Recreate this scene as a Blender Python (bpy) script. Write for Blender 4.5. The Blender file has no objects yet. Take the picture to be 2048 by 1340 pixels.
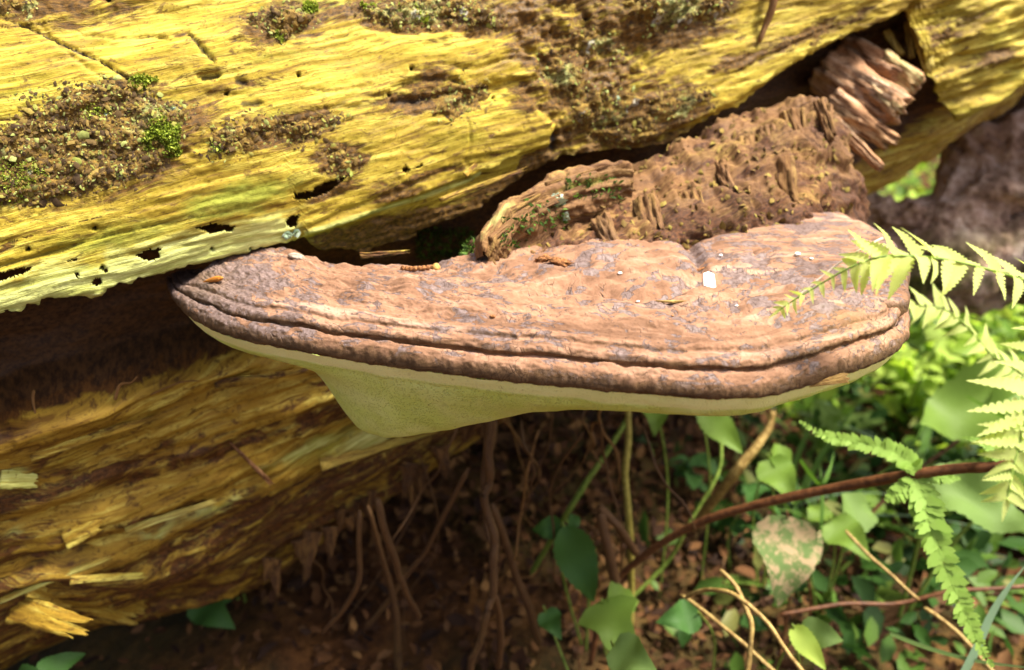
import bpy, math, random
import numpy as np
from mathutils import Vector, Matrix
from mathutils.bvhtree import BVHTree

sc = bpy.context.scene
col = sc.collection
rng = np.random.default_rng(7)
random.seed(7)

# ------------------------------------------------------------------ camera
CAM = np.array([0.0, 0.0, 0.62]); PITCH = math.radians(20.0); FPX = 1600.0
cam_d = bpy.data.cameras.new('camera'); cam = bpy.data.objects.new('camera', cam_d); col.objects.link(cam)
cam.location = CAM; cam.rotation_euler = (math.pi/2 - PITCH, 0, 0)
cam_d.sensor_width = 36.0; cam_d.lens = FPX/2048*36; cam_d.clip_start = 0.01; cam_d.clip_end = 500
cam_d.dof.use_dof = True; cam_d.dof.focus_distance = 0.425; cam_d.dof.aperture_fstop = 6.0
sc.camera = cam
FW = np.array([0, math.cos(PITCH), -math.sin(PITCH)]); UP = np.array([0, math.sin(PITCH), math.cos(PITCH)]); RT = np.array([1.0, 0, 0])

# ------------------------------------------------------------------ light
TO_SUN = np.array([0.42, -0.12, 0.90]); TO_SUN /= np.linalg.norm(TO_SUN)
w = bpy.data.worlds.new('World'); sc.world = w; w.use_nodes = True
sky = w.node_tree.nodes.new('ShaderNodeTexSky'); sky.sky_type = 'NISHITA'; sky.sun_disc = False
sky.sun_elevation = math.asin(TO_SUN[2]); sky.sun_rotation = math.atan2(TO_SUN[0], TO_SUN[1])
bg = w.node_tree.nodes['Background']; bg.inputs['Strength'].default_value = 0.11
sky.air_density = 0.6; sky.dust_density = 6.0; sky.ozone_density = 0.3
w.node_tree.links.new(sky.outputs[0], bg.inputs['Color'])
sun_d = bpy.data.lights.new('sun', 'SUN'); sun_d.energy = 3.6; sun_d.angle = math.radians(11); sun_d.color = (1.0, 0.94, 0.82)
sun = bpy.data.objects.new('sun', sun_d); col.objects.link(sun)
sun.rotation_euler = Vector(TO_SUN).to_track_quat('Z', 'Y').to_euler()
vs = sc.view_settings; vs.view_transform = 'Standard'; vs.look = 'None'; vs.gamma = 1; vs.exposure = 1.5
sc.cycles.use_denoising = True
sc.cycles.max_bounces = 6; sc.cycles.transparent_max_bounces = 8

# ------------------------------------------------------------------ helpers: pixels, noise
def P(px, py, d):
    px = np.asarray(px, float); py = np.asarray(py, float); d = np.asarray(d, float)
    return CAM + d[..., None]*(FW + ((px-1024)/FPX)[..., None]*RT - ((py-670)/FPX)[..., None]*UP)
def proj(p):
    q = np.asarray(p) - CAM; d = np.maximum(q@FW, 1e-3)
    return 1024 + FPX*(q@RT)/d, 670 - FPX*(q@UP)/d, d
def on_z(px, py, z):
    v = P(px, py, 1.0) - CAM
    t = (z - CAM[2])/v[2]
    return CAM + v*t
PERM = np.random.default_rng(11).permutation(256); PERM = np.concatenate([PERM, PERM, PERM])
GR = np.random.default_rng(12).normal(size=(256, 3)); GR /= np.linalg.norm(GR, axis=1)[:, None]
def pn(x, y, z=0.0):
    x, y, z = np.broadcast_arrays(np.asarray(x, float), np.asarray(y, float), np.asarray(z, float))
    xi = np.floor(x).astype(int); yi = np.floor(y).astype(int); zi = np.floor(z).astype(int)
    xf = x-xi; yf = y-yi; zf = z-zi
    xi &= 255; yi &= 255; zi &= 255
    f = lambda t: t*t*t*(t*(t*6-15)+10)
    u, v, ww = f(xf), f(yf), f(zf)
    def g(a, b, c):
        h = PERM[PERM[PERM[xi+a]+yi+b]+zi+c]
        gr = GR[h]
        return gr[..., 0]*(xf-a)+gr[..., 1]*(yf-b)+gr[..., 2]*(zf-c)
    l = lambda a, b, t: a+(b-a)*t
    return 1.5*l(l(l(g(0,0,0), g(1,0,0), u), l(g(0,1,0), g(1,1,0), u), v), l(l(g(0,0,1), g(1,0,1), u), l(g(0,1,1), g(1,1,1), u), v), ww)
def fbm(x, y, z=0.0, o=4, g=0.5):
    r = 0; a = 1; k = 1
    for i in range(o):
        r = r + a*pn(np.asarray(x)*k + 17.3*i, np.asarray(y)*k + 5.1*i, np.asarray(z)*k + 9.7*i); a *= g; k *= 2.03
    return r
def sstep(a, b, x):
    t = np.clip((x-a)/(b-a), 0, 1); return t*t*(3-2*t)
def interp(x, pts):
    p = np.array(pts, float); return np.interp(x, p[:, 0], p[:, 1])
def seg_dist(px, py, pts):
    """distance in pixels to a polyline, and the fraction along it"""
    best = np.full(px.shape, 1e9); frac = np.zeros(px.shape); n = len(pts)-1
    for i in range(n):
        a = np.array(pts[i], float); b = np.array(pts[i+1], float); ab = b-a
        t = np.clip(((px-a[0])*ab[0] + (py-a[1])*ab[1])/(ab@ab+1e-9), 0, 1)
        dd = np.hypot(px-a[0]-t*ab[0], py-a[1]-t*ab[1])
        m = dd < best; best = np.where(m, dd, best); frac = np.where(m, (i+t)/n, frac)
    return best, frac
def poly_sd(px, py, pts):
    """signed distance in pixels to a closed polygon, positive inside"""
    d, _ = seg_dist(px, py, list(pts)+[pts[0]])
    ins = np.zeros(px.shape, bool); n = len(pts)
    for i in range(n):
        x0, y0 = pts[i]; x1, y1 = pts[(i+1) % n]
        c = (y0 > py) != (y1 > py)
        with np.errstate(divide='ignore', invalid='ignore'):
            xx = (x1-x0)*(py-y0)/((y1-y0) if y1 != y0 else 1e-9)+x0
        ins ^= c & (px < xx)
    return np.where(ins, d, -d)

# ------------------------------------------------------------------ helpers: objects
def link(o, parent=None):
    col.objects.link(o)
    if parent is not None: o.parent = parent
    return o
def mesh_np(name, V, F, mat=None, parent=None, smooth=True, attrs=None):
    """V (n,3) world points, F list/array of faces; attrs {name: (n,) or (n,3) or (n,4)}; local to the parent's location"""
    V = np.asarray(V, np.float64)
    if parent is not None:
        V = V - np.array(org(parent))
    me = bpy.data.meshes.new(name)
    if isinstance(F, np.ndarray):
        n, k = F.shape
        me.vertices.add(len(V)); me.vertices.foreach_set('co', V.astype(np.float32).ravel())
        me.loops.add(n*k); me.loops.foreach_set('vertex_index', F.astype(np.int32).ravel())
        me.polygons.add(n); me.polygons.foreach_set('loop_start', (np.arange(n)*k).astype(np.int32))
        me.polygons.foreach_set('loop_total', np.full(n, k, np.int32))
        me.update(calc_edges=True); me.validate()
    else:
        me.from_pydata([tuple(v) for v in V], [], [tuple(f) for f in F])
    if attrs:
        for k, a in attrs.items():
            a = np.asarray(a, np.float32)
            if a.ndim == 1:
                at = me.attributes.new(k, 'FLOAT', 'POINT'); at.data.foreach_set('value', a)
            elif a.shape[1] == 3:
                at = me.attributes.new(k, 'FLOAT_VECTOR', 'POINT'); at.data.foreach_set('vector', a.ravel())
            else:
                at = me.attributes.new(k, 'FLOAT_COLOR', 'POINT'); at.data.foreach_set('color', a.ravel())
    if smooth: me.polygons.foreach_set('use_smooth', np.ones(len(me.polygons), bool))
    if mat: me.materials.append(mat)
    return link(bpy.data.objects.new(name, me), parent)
def org(o):
    v = np.zeros(3)
    while o is not None:
        v = v + np.array(o.location); o = o.parent
    return v
def tag(o, label, cat, group=None, kind=None):
    if label: o['label'] = label
    if cat: o['category'] = cat
    if group: o['group'] = group
    if kind: o['kind'] = kind
    return o
def empty(name, loc, label, cat, group=None):
    o = bpy.data.objects.new(name, None); o.location = loc; o.empty_display_size = 0.02
    link(o); return tag(o, label, cat, group)
def grid_faces(nr, nc, keep=None, flip=False):
    i = np.arange(nr*nc).reshape(nr, nc)
    f = np.stack([i[:-1, :-1], i[:-1, 1:], i[1:, 1:], i[1:, :-1]], -1)
    if flip: f = f[..., ::-1]
    f = f.reshape(-1, 4)
    return f if keep is None else f[keep.reshape(-1)]
def compact(V, F, attrs):
    used = np.zeros(len(V), bool); used[F.ravel()] = True
    m = np.cumsum(used)-1
    return V[used], m[F], {k: np.asarray(a)[used] for k, a in attrs.items()}
def bvh_of(o):
    me = o.data; n = len(me.vertices); c = np.empty(n*3, np.float32); me.vertices.foreach_get('co', c)
    c = c.reshape(-1, 3) + org(o).astype(np.float32)
    return BVHTree.FromPolygons([tuple(v) for v in c], [tuple(p.vertices) for p in me.polygons])
def cast(bvhs, px, py, maxd=9):
    dr = Vector(P(px, py, 1.0)-CAM).normalized(); best = None
    for b in bvhs:
        h = b.ray_cast(Vector(CAM), dr, maxd)
        if h[0] is not None and (best is None or h[3] < best[2]): best = (np.array(h[0]), np.array(h[1]), h[3])
    return best
def tube(name, pts, radii, mat, parent=None, seg=7, sub=6, wob=0.0, attrs=True, smooth=True):
    """tapered tube along a smoothed polyline, closed at both ends"""
    pts = np.array(pts, float); n = len(pts)
    t = np.arange(n); tt = np.linspace(0, n-1, (n-1)*sub+1)
    pp = np.stack([catmull(tt, pts[:, k]) for k in range(3)], 1); rr = np.interp(tt, t, np.broadcast_to(radii, n)); rr = rr*(1+.09*pn(tt*2.7+pts[0, 0]*90, pts[0, 2]*70)); rr[0] *= .6; rr[-1] *= .35
    if wob:
        pp = pp + wob*np.stack([pn(tt*1.3+3.1*k, 7.7*k+pts[0, 0]*50, 1.5) for k in range(3)], 1)
    T = np.gradient(pp, axis=0); T /= np.linalg.norm(T, axis=1)[:, None]+1e-12
    ref = np.array([0.3, 0.2, 0.93]); N = np.cross(T, ref); bad = np.linalg.norm(N, axis=1) < 0.1
    N[bad] = np.cross(T[bad], [1, 0, 0]); N /= np.linalg.norm(N, axis=1)[:, None]; B = np.cross(T, N)
    a = np.arange(seg)/seg*2*np.pi
    V = (pp[:, None] + rr[:, None, None]*(np.cos(a)[None, :, None]*N[:, None]+np.sin(a)[None, :, None]*B[:, None])).reshape(-1, 3)
    m = len(pp); F = []
    for i in range(m-1):
        for j in range(seg):
            F.append((i*seg+j, i*seg+(j+1) % seg, (i+1)*seg+(j+1) % seg, (i+1)*seg+j))
    F.append(tuple(range(seg))[::-1]); F.append(tuple(range((m-1)*seg, m*seg)))
    L = np.concatenate([[0], np.cumsum(np.linalg.norm(np.diff(pp, axis=0), axis=1))])
    gr = np.stack([np.repeat(L, seg), np.tile(a*np.mean(rr), m), np.zeros(m*seg)], 1)
    return mesh_np(name, V, F, mat, parent, smooth, {'gr': gr, 'mk': np.tile([.1, 0, 0, 0], (len(V), 1))})
def catmull(tt, y):
    y = np.asarray(y, float); n = len(y); i = np.clip(np.floor(tt).astype(int), 0, n-2); f = tt-i
    p0 = y[np.maximum(i-1, 0)]; p1 = y[i]; p2 = y[i+1]; p3 = y[np.minimum(i+2, n-1)]
    return 0.5*(2*p1+(p2-p0)*f+(2*p0-5*p1+4*p2-p3)*f*f+(3*p1-p0-3*p2+p3)*f**3)

# ------------------------------------------------------------------ materials
class M:
    """tiny node builder"""
    def __init__(s, name):
        s.m = bpy.data.materials.new(name); s.m.use_nodes = True; s.t = s.m.node_tree; s.n = s.t.nodes; s.l = s.t.links
        s.bsdf = s.n['Principled BSDF']
    def put(s, sock, v):
        if hasattr(v, 'links') or isinstance(v, bpy.types.NodeSocket): s.l.new(v, sock)
        elif isinstance(v, (tuple, list)) and len(v) == 3 and sock.type == 'RGBA': sock.default_value = (*v, 1)
        else: sock.default_value = v
    def attr(s, name, out='Vector'):
        a = s.n.new('ShaderNodeAttribute'); a.attribute_name = name; return a.outputs[out]
    def scale(s, vec, sc3):
        a = s.n.new('ShaderNodeVectorMath'); a.operation = 'MULTIPLY'; s.put(a.inputs[0], vec); a.inputs[1].default_value = sc3; return a.outputs[0]
    def noise(s, vec, scale=1.0, detail=3.0, rough=0.55, dist=0.0, dim='3D'):
        a = s.n.new('ShaderNodeTexNoise'); a.noise_dimensions = dim; s.put(a.inputs['Vector'], vec)
        a.inputs['Scale'].default_value = scale; a.inputs['Detail'].default_value = detail; a.inputs['Roughness'].default_value = rough; a.inputs['Distortion'].default_value = dist
        return a.outputs[0]
    def voro(s, vec, scale, feat='F1', out='Distance', rnd=1.0):
        a = s.n.new('ShaderNodeTexVoronoi'); a.feature = feat; s.put(a.inputs['Vector'], vec); a.inputs['Scale'].default_value = scale
        a.inputs['Randomness'].default_value = rnd
        return a.outputs[out]
    def math(s, op, a, b=0.0, c=0.0, clamp=False):
        n = s.n.new('ShaderNodeMath'); n.operation = op; n.use_clamp = clamp
        s.put(n.inputs[0], a); s.put(n.inputs[1], b); s.put(n.inputs[2], c); return n.outputs[0]
    def add(s, a, b): return s.math('ADD', a, b)
    def mul(s, a, b): return s.math('MULTIPLY', a, b)
    def sm(s, v, a, b, lo=0.0, hi=1.0):
        n = s.n.new('ShaderNodeMapRange'); n.interpolation_type = 'SMOOTHSTEP'; s.put(n.inputs[0], v)
        n.inputs[1].default_value = a; n.inputs[2].default_value = b; n.inputs[3].default_value = lo; n.inputs[4].default_value = hi; return n.outputs[0]
    def mix(s, f, a, b, mode='MIX'):
        n = s.n.new('ShaderNodeMix'); n.data_type = 'RGBA'; n.blend_type = mode; s.put(n.inputs[0], f); s.put(n.inputs[6], a); s.put(n.inputs[7], b); return n.outputs[2]
    def ramp(s, f, stops):
        n = s.n.new('ShaderNodeValToRGB'); s.put(n.inputs[0], f); r = n.color_ramp
        while len(r.elements) < len(stops): r.elements.new(0.5)
        for e, (p, c) in zip(r.elements, stops): e.position = p; e.color = (*c, 1)
        return n.outputs[0]
    def bump(s, h, dist=0.001, strength=1.0):
        n = s.n.new('ShaderNodeBump'); s.put(n.inputs['Height'], h); n.inputs['Distance'].default_value = dist; s.put(n.inputs['Strength'], strength); return n.outputs[0]
    def done(s, color, rough=0.8, normal=None, spec=0.3):
        s.put(s.bsdf.inputs['Base Color'], color); s.put(s.bsdf.inputs['Roughness'], rough); s.bsdf.inputs['Specular IOR Level'].default_value = spec
        if normal is not None: s.put(s.bsdf.inputs['Normal'], normal)
        return s.m
    def obj(s): return s.n.new('ShaderNodeTexCoord').outputs['Object']
    def rnd(s): return s.n.new('ShaderNodeObjectInfo').outputs['Random']
    def sep(s, v):
        n = s.n.new('ShaderNodeSeparateColor'); s.put(n.inputs[0], v); return n.outputs

def mat_wood(name, dark, mid, lite, brown, brown_amt=0.0, rough=0.75, bumpd=0.0014, pits=True):
    m = M(name); g = m.attr('gr'); k = m.sep(m.attr('mk', 'Color')); pale2 = m.attr('mk', 'Alpha')
    gw = m.n.new('ShaderNodeVectorMath'); gw.operation = 'ADD'; m.put(gw.inputs[0], g); wn = m.n.new('ShaderNodeTexNoise'); m.put(wn.inputs['Vector'], g); wn.inputs['Scale'].default_value = 14
    m.put(gw.inputs[1], m.scale(wn.outputs['Color'], (0, 0.012, 0))); g = gw.outputs[0]                # the grain wanders
    n1 = m.noise(m.scale(g, (9, 190, 1)), 1, 6, 0.66, 0.5)
    n2 = m.noise(m.scale(g, (55, 1500, 1)), 1, 4, 0.65, 0.3)
    n3 = m.noise(m.scale(g, (13, 30, 1)), 1, 6, 0.66, 0.6)
    n4 = m.noise(m.scale(g, (300, 620, 1)), 1, 4, 0.7)
    n5 = m.noise(m.scale(g, (34, 110, 1)), 1, 6, 0.7, 1.2)
    n6 = m.noise(m.scale(g, (26, 420, 1)), 1, 3, 0.6, 0.4)
    tone = m.add(m.add(m.mul(n1, 0.62), m.mul(n3, 0.38)), m.add(m.mul(n2, 0.30), -0.09))
    c = m.ramp(tone, [(0.39, dark), (0.49, mid), (0.57, (mid[0]*1.18, mid[1]*1.25, mid[2]*1.4)), (0.67, lite)])
    c = m.mix(m.sm(n6, 0.54, 0.68, 0, 0.85), c, m.mix(1, c, (0.42, 0.30, 0.16), 'MULTIPLY'))           # thin dark fibres
    c = m.mix(m.sm(n4, 0.53, 0.68, 0, 0.8), c, m.mix(1, c, (0.30, 0.20, 0.10), 'MULTIPLY'))          # speckle
    n7 = m.noise(m.scale(g, (70, 190, 1)), 1, 5, 0.7, 0.8); c = m.mix(m.mul(m.sm(n7, 0.57, 0.66), .8), c, (brown[0]*.9, brown[1]*.85, brown[2]*.8))   # blotches
    n8 = m.noise(m.scale(g, (9, 20, 1)), 1, 4, 0.6); c = m.mix(m.sm(n8, .48, .70, 0, .38), c, m.mix(1, c, (0.72, 1.0, 0.55), 'MULTIPLY'))   # greenish film
    gm = m.sm(m.add(k[1], m.mul(m.add(n5, -0.5), 1.0)), 0.35, 0.95)
    c = m.mix(m.mul(gm, 0.75), c, m.mix(m.sm(n4, .3, .7), (0.13, 0.18, 0.012), (0.36, 0.42, 0.05)))
    pm = m.sm(m.add(k[2], m.mul(m.add(n1, -0.5), 0.9)), 0.3, 0.9)
    c = m.mix(pm, c, m.mix(m.sm(m.add(m.mul(n2, .5), m.mul(n1, .5)), .38, .62), (0.34, 0.37, 0.07), (0.66, 0.69, 0.25)))
    bm = m.sm(m.add(m.add(k[0], brown_amt), m.add(m.mul(m.add(n5, -0.5), 1.7), m.mul(m.add(n1, -0.5), 1.1))), 0.44, 0.74)
    bc = m.mix(m.sm(n4, 0.35, 0.65), (brown[0]*.40, brown[1]*.38, brown[2]*.36), (brown[0]*1.5, brown[1]*1.5, brown[2]*1.3))
    c = m.mix(bm, c, bc)
    c = m.mix(m.sm(pale2, 0.2, 0.9), c, (0.018, 0.011, 0.006))                                    # cracks and borings
    h = m.add(m.add(m.mul(n1, 1.1), m.mul(n2, 0.35)), m.add(m.mul(n4, 0.5), m.add(m.mul(bm, -0.5), m.mul(n6, -0.4))))
    return m.done(c, m.sm(n3, 0.3, 0.7, rough-0.15, rough+0.1), m.bump(h, bumpd, m.sm(m.noise(m.scale(g, (7, 16, 1)), 1, 3), .36, .62, .25, 1.0)), 0.35)
W_YEL = mat_wood('wood_sapwood_yellow', (0.125, 0.064, 0.006), (0.30, 0.208, 0.013), (0.60, 0.50, 0.085), (0.105, 0.052, 0.006), 0.16)
W_LOW = mat_wood('wood_brown_lower', (0.10, 0.042, 0.006), (0.29, 0.17, 0.015), (0.60, 0.50, 0.10), (0.085, 0.033, 0.006), 0.15)  # browner wood tones for the lower side of the log
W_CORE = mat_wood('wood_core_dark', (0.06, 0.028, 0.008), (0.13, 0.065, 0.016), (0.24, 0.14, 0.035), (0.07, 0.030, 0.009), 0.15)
W_ROT = mat_wood('wood_rotten_crumb', (0.065, 0.028, 0.010), (0.145, 0.068, 0.021), (0.29, 0.175, 0.05), (0.075, 0.029, 0.011), 0.14, 0.85, 0.002)
W_RED = mat_wood('wood_torn_red', (0.15, 0.062, 0.022), (0.33, 0.165, 0.07), (0.62, 0.45, 0.30), (0.13, 0.05, 0.016), 0.05)
W_SPL = mat_wood('wood_splinter', (0.15, 0.08, 0.012), (0.33, 0.21, 0.03), (0.52, 0.40, 0.10), (0.13, 0.065, 0.018), 0.05)

# ------------------------------------------------------------------ the fallen log: axis and cross-section
HA, RA = math.radians(24.2), math.radians(11.0)
AX = np.array([math.cos(HA)*math.cos(RA), math.sin(HA)*math.cos(RA), math.sin(RA)])
YB = np.array([-math.sin(HA), math.cos(HA), 0.0]); ZB = np.cross(AX, YB)
RL = 0.30
C0 = np.array([-0.135, 0.501, 0.506]) + RL*YB
def log_pt(s, phi, r, b=None):
    """phi 0 faces the camera side, 90 deg is up; r outward radius, b vertical radius"""
    b = r if b is None else b
    return C0 + s[..., None]*AX - (np.cos(phi)*r)[..., None]*YB + (np.sin(phi)*b)[..., None]*ZB
LIP = [(-900,830),(-600,760),(-200,665),(0,622),(20,617),(45,621),(56,602),(80,605),(84,592),(130,588),(165,590),(185,599),(205,591),(215,572),(240,565),(265,567),(275,555),(330,545),(380,530),(410,528),(430,520),(470,511),(495,507),(503,497),(540,490),(560,483),(590,479),(606,470),(622,490),(640,502),(680,499),(730,509),(760,494),(800,485),(830,479),(842,461),(900,441),(960,420),(1000,388),(1060,352),(1120,315),(1180,306),(1230,300),(1290,296),(1340,286),(1390,250),(1440,218),(1470,214),(1500,190),(1530,166),(1580,130),(1640,100),(1700,70),(1750,50),(1800,26),(1826,14),(1838,70),(1846,115),(1870,168),(1905,232),(1925,244),(1980,212),(2048,165),(2200,80),(2500,-60),(3200,-300)]
LEDGE = [(-900,1120),(-400,960),(-200,920),(0,868),(60,838),(130,822),(220,800),(330,775),(480,742),(640,728),(800,672),(1000,570),(1300,470),(1560,430),(1640,395),(1750,325),(1850,255),(2048,140),(2600,-100)]
SIL = [(-900,1700),(-300,1420),(0,1310),(150,1290),(300,1240),(400,1205),(500,1165),(620,1090),(760,1000),(860,930),(960,862),(1200,715),(1650,425),(1750,372),(2048,185),(2400,-20),(3000,-300)]
dense_l = np.arange(-0.215, 0.25, 0.00105); dense_r = np.arange(0.25, 0.80, 0.0015)
S = np.concatenate([np.linspace(-1.0, -0.23, 40), dense_l, dense_r, np.linspace(0.81, 0.91, 8)])
# where the shell ends below (its broken lip)
ph = np.radians(np.linspace(75, -45, 481))
g_s, g_p = np.meshgrid(S, ph)
ppx, ppy, _ = proj(log_pt(g_s, g_p, np.full(g_s.shape, RL)))
gg = ppy - interp(ppx+np.where(ppx > 620, 9, 2)*fbm(ppx/26, ppy/13, 3.0, 3), LIP)
idx = np.argmax(gg > 0, axis=0); idx = np.maximum(idx, 1)
ar = np.arange(len(S)); g1 = gg[idx, ar]; g0 = gg[idx-1, ar]; f = np.clip(-g0/(g1-g0+1e-9), 0, 1)
PHL = ph[idx-1]+(ph[idx]-ph[idx-1])*f
PHL = PHL + np.radians(0.25)*fbm(S*180, 3.3, o=3)
vis = 330
v = np.concatenate([np.linspace(0, 1, vis), 1+np.linspace(0, 1, 46)[1:]])
PHI = np.where(v[:, None] <= 1, PHL[None]+(math.radians(72)-PHL[None])*np.minimum(v[:, None], 1), math.radians(72)+(v[:, None]-1)*math.radians(145))
SS = np.broadcast_to(S, PHI.shape)
ARC = PHI*RL
ipx, ipy, bd = proj(log_pt(SS, PHI, np.full(PHI.shape, RL)))
front = PHI < math.radians(80)
lipd = ipy - interp(ipx, LIP)                      # negative above the lip
wx = ipx + 9*fbm(ipx/40, ipy/30, 1.0, 3); wy = ipy + 7*fbm(ipx/40, ipy/30, 5.0, 3)
def ell(x, y, cx, cy, rx, ry, ang=-14):
    a = math.radians(ang); dx, dy = x-cx, y-cy
    u = (dx*math.cos(a)+dy*math.sin(a))/rx; q = (-dx*math.sin(a)+dy*math.cos(a))/ry
    return np.exp(-(u*u+q*q)*0.9)
def blobs(x, y, L):
    r = np.zeros(x.shape)
    for b in L:
        k = b[5] if len(b) > 5 else 1.0
        r = np.maximum(r, k*ell(x, y, *b[:5]))
    return r
BROWN = [(230,300,230,95,-16,.85),(570,265,120,32,-14,.9),(675,315,50,40,-14,1),(860,200,120,22,-12,1),(870,175,60,50,-20,.8),(1140,150,80,110,0,.85),(1290,240,130,80,-25,.85),(1200,80,170,60,10,.6),(900,35,260,40,3,1),(560,55,90,45,-10,.95),(90,20,120,40,0,.9),(1340,45,120,65,-10,.95),(1610,70,120,16,-20,.75),(790,385,70,34,-14,.8),(870,340,110,16,-16,.6),(650,380,60,20,-16,.8),(1480,120,120,20,-22,.6),(1050,110,60,30,20,.7),(470,180,120,16,-12,.5),(610,20,100,24,0,.8),(1420,20,80,30,-15,.8),(930,420,140,22,-18,.7),(370,75,30,8,0,.6),(1900,60,90,30,-20,.6),(1700,40,70,16,-22,.6),(1980,120,60,14,-20,.7),(240,20,50,25,0,.6),(1240,140,70,70,0,.7),(1060,200,60,40,-14,.6),(720,455,120,22,-16,.95),(830,440,70,26,-18,.8)]
GREEN = [(470,395,150,38,-14,1),(250,470,220,36,-12,.75),(330,215,80,30,-14,.7),(560,120,110,22,-12,.6),(640,15,110,30,0,.9),(850,25,70,30,0,.7),(420,110,60,12,20,.6),(120,560,160,40,-12,.8),(690,265,40,30,0,.5),(860,100,110,20,-14,.4),(60,330,110,60,-14,.6),(540,235,70,20,-14,.6),(250,120,120,20,-14,.35),(660,465,90,12,-16,.8),(1120,310,60,14,-25,.6)]
mk = np.zeros(PHI.shape+(4,))
mk[..., 0] = np.where(front, blobs(wx, wy, BROWN), 0.6)
mk[..., 1] = np.where(front, blobs(wx, wy, GREEN), 0.4)
lw = (1-sstep(545, 640, ipx+20*fbm(ipx/30, ipy/20, 6.0, 2)))*np.where(front, sstep(-135, -14, lipd+14*fbm(ipx/50, ipy/16, 4.0, 3)), 0)
mk[..., 2] = 0.85*lw*sstep(-100, 80, ipx+0*ipx)**0.3 if False else 0.88*lw
CREASE = [(604,472),(700,440),(850,397),(930,372),(1000,330),(1100,290)]
cr_y = interp(ipx, CREASE)
below = np.where((ipx > 604) & (ipx < 1110), np.maximum(ipy-cr_y, 0), 0)
cl = np.where((ipx > 604) & (ipx < 960), np.exp(-((ipy-cr_y+9)/9)**2), 0)
mk[..., 2] = np.maximum(mk[..., 2], 0.75*cl)
mk[..., 0] = np.maximum(mk[..., 0]*(1-0.8*cl), 0.75*sstep(8, 40, below))
# radial relief
disp = 0.010*fbm(SS*5, ARC*9, 2.0, 3) + sstep(.42, .6, SS)*.007*fbm(SS*16, ARC*60, 7.0, 3) + 0.0013*fbm(SS*11, ARC*75, 3.0, 4)*sstep(-.45, .4, fbm(SS*7, ARC*14, 15.0, 2)) + 0.0009*fbm(SS*50, ARC*330, 4.0, 3)
disp -= 0.22*below/FPX*0.5
disp += 0.0016*cl
PLATE = [(-700,760),(-700,-400),(700,-60),(760,70),(900,70),(1000,72),(1085,112),(1075,150),(960,175),(930,190),(905,215),(1000,200),(1060,210),(1105,250),(1100,290),(960,345),(830,390),(700,440),(604,478),(0,640)]
sdp = np.where(front, poly_sd(wx, wy, PLATE), -50)
disp += 0.0045*sstep(-4, 9, sdp) + 0.0015*sstep(0, 60, sdp)
RIGHT = [(1290,290),(1215,290),(1260,190),(1300,120),(1330,60),(1500,-80),(2000,-300),(1830,20),(1640,100),(1520,170),(1440,215)]
sdr = np.where(front, poly_sd(wx, wy, RIGHT), -50)
disp += 0.005*sstep(-4, 10, sdr)
crumb = np.where(front & (ipx > 1040) & (ipx < 1420), (1-sstep(-10, 12, np.maximum(sdp, sdr))), 0)
disp += crumb*0.004*fbm(SS*90, ARC*90, 6.0, 4)
disp += mk[..., 0]*0.0018*fbm(SS*160, ARC*200, 8.0, 3)
# torn sheets of sapwood: small steps along the grain, brown where an edge is exposed
TE = 2.3*fbm(SS*3.2, ARC*24, 11.0, 4); fl_ = np.floor(TE); fe_ = TE-fl_
disp += 0.0012*(fl_+sstep(.84, 1.0, fe_))
mk[..., 0] = np.maximum(mk[..., 0], front*.55*np.exp(-((fe_-.86)/.07)**2)*sstep(-.2, .5, fbm(SS*12, ARC*30, 13.0, 2))*(1-lw))
mk[..., 0] = np.maximum(mk[..., 0], .55*crumb)
ck = np.exp(-(fbm(SS*2.6, ARC*34, 21.0, 3)/.022)**2)*sstep(.05, .45, fbm(SS*6, ARC*12, 23.0, 2))*front
disp -= 0.0016*ck
# gouges, cracks and borings on the shell: (polyline, half width px, depth m, dark)
GOUGE = [([(5,48),(60,66),(110,88),(150,108),(205,130),(240,152),(262,165),(305,188)],2.6,.0022,.9),([(75,50),(110,90),(160,130),(215,165)],3.5,.0012,.45),([(378,72),(395,92),(410,112),(430,132)],5,.0028,.75),([(168,78),(240,82),(310,75),(345,85)],3.5,.0015,.55),([(780,205),(830,205),(880,195),(925,182)],9,.004,.75),([(780,178),(830,162),(900,160),(930,170)],5,.0025,.6),([(840,95),(900,80),(950,70)],5,.002,.45),([(400,160),(440,158)],9,.003,.7),([(470,165),(492,176)],7,.003,.8),([(0,232),(60,222),(115,212)],2.2,.0012,.6),([(880,130),(950,140),(1010,118),(1080,118)],4,.0015,.4),([(480,215),(520,215)],9,.002,.7),([(700,165),(780,150)],3,.0015,.4),([(930,235),(935,290),(925,330)],3,.0012,.4),([(1050,225),(1040,260)],3,.0012,.4),([(600,185),(660,190),(740,175)],4,.0015,.4),([(1300,140),(1318,90),(1345,40)],5,.002,.5),([(1110,265),(1112,300)],9,.004,.85),([(1400,90),(1470,80),(1530,60)],3,.0015,.4),([(1450,150),(1540,110),(1640,60)],3,.0018,.4),([(300,330),(380,305),(480,285)],3,.001,.3)]
HOLE_D = [(453,192,4),(595,157,3.5),(191,454,4.5),(205,533,4.5),(500,497,3),(1105,60,3),(59,496,4),(820,140,4),(222,10,6),(775,192,3),(990,195,3),(1175,35,4),(423,497,3)]
dk = np.zeros(PHI.shape)
jx = ipx+3*fbm(ipx/9, ipy/9, 7.0, 2); jy = ipy+3*fbm(ipx/9, ipy/9, 9.0, 2)
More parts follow.
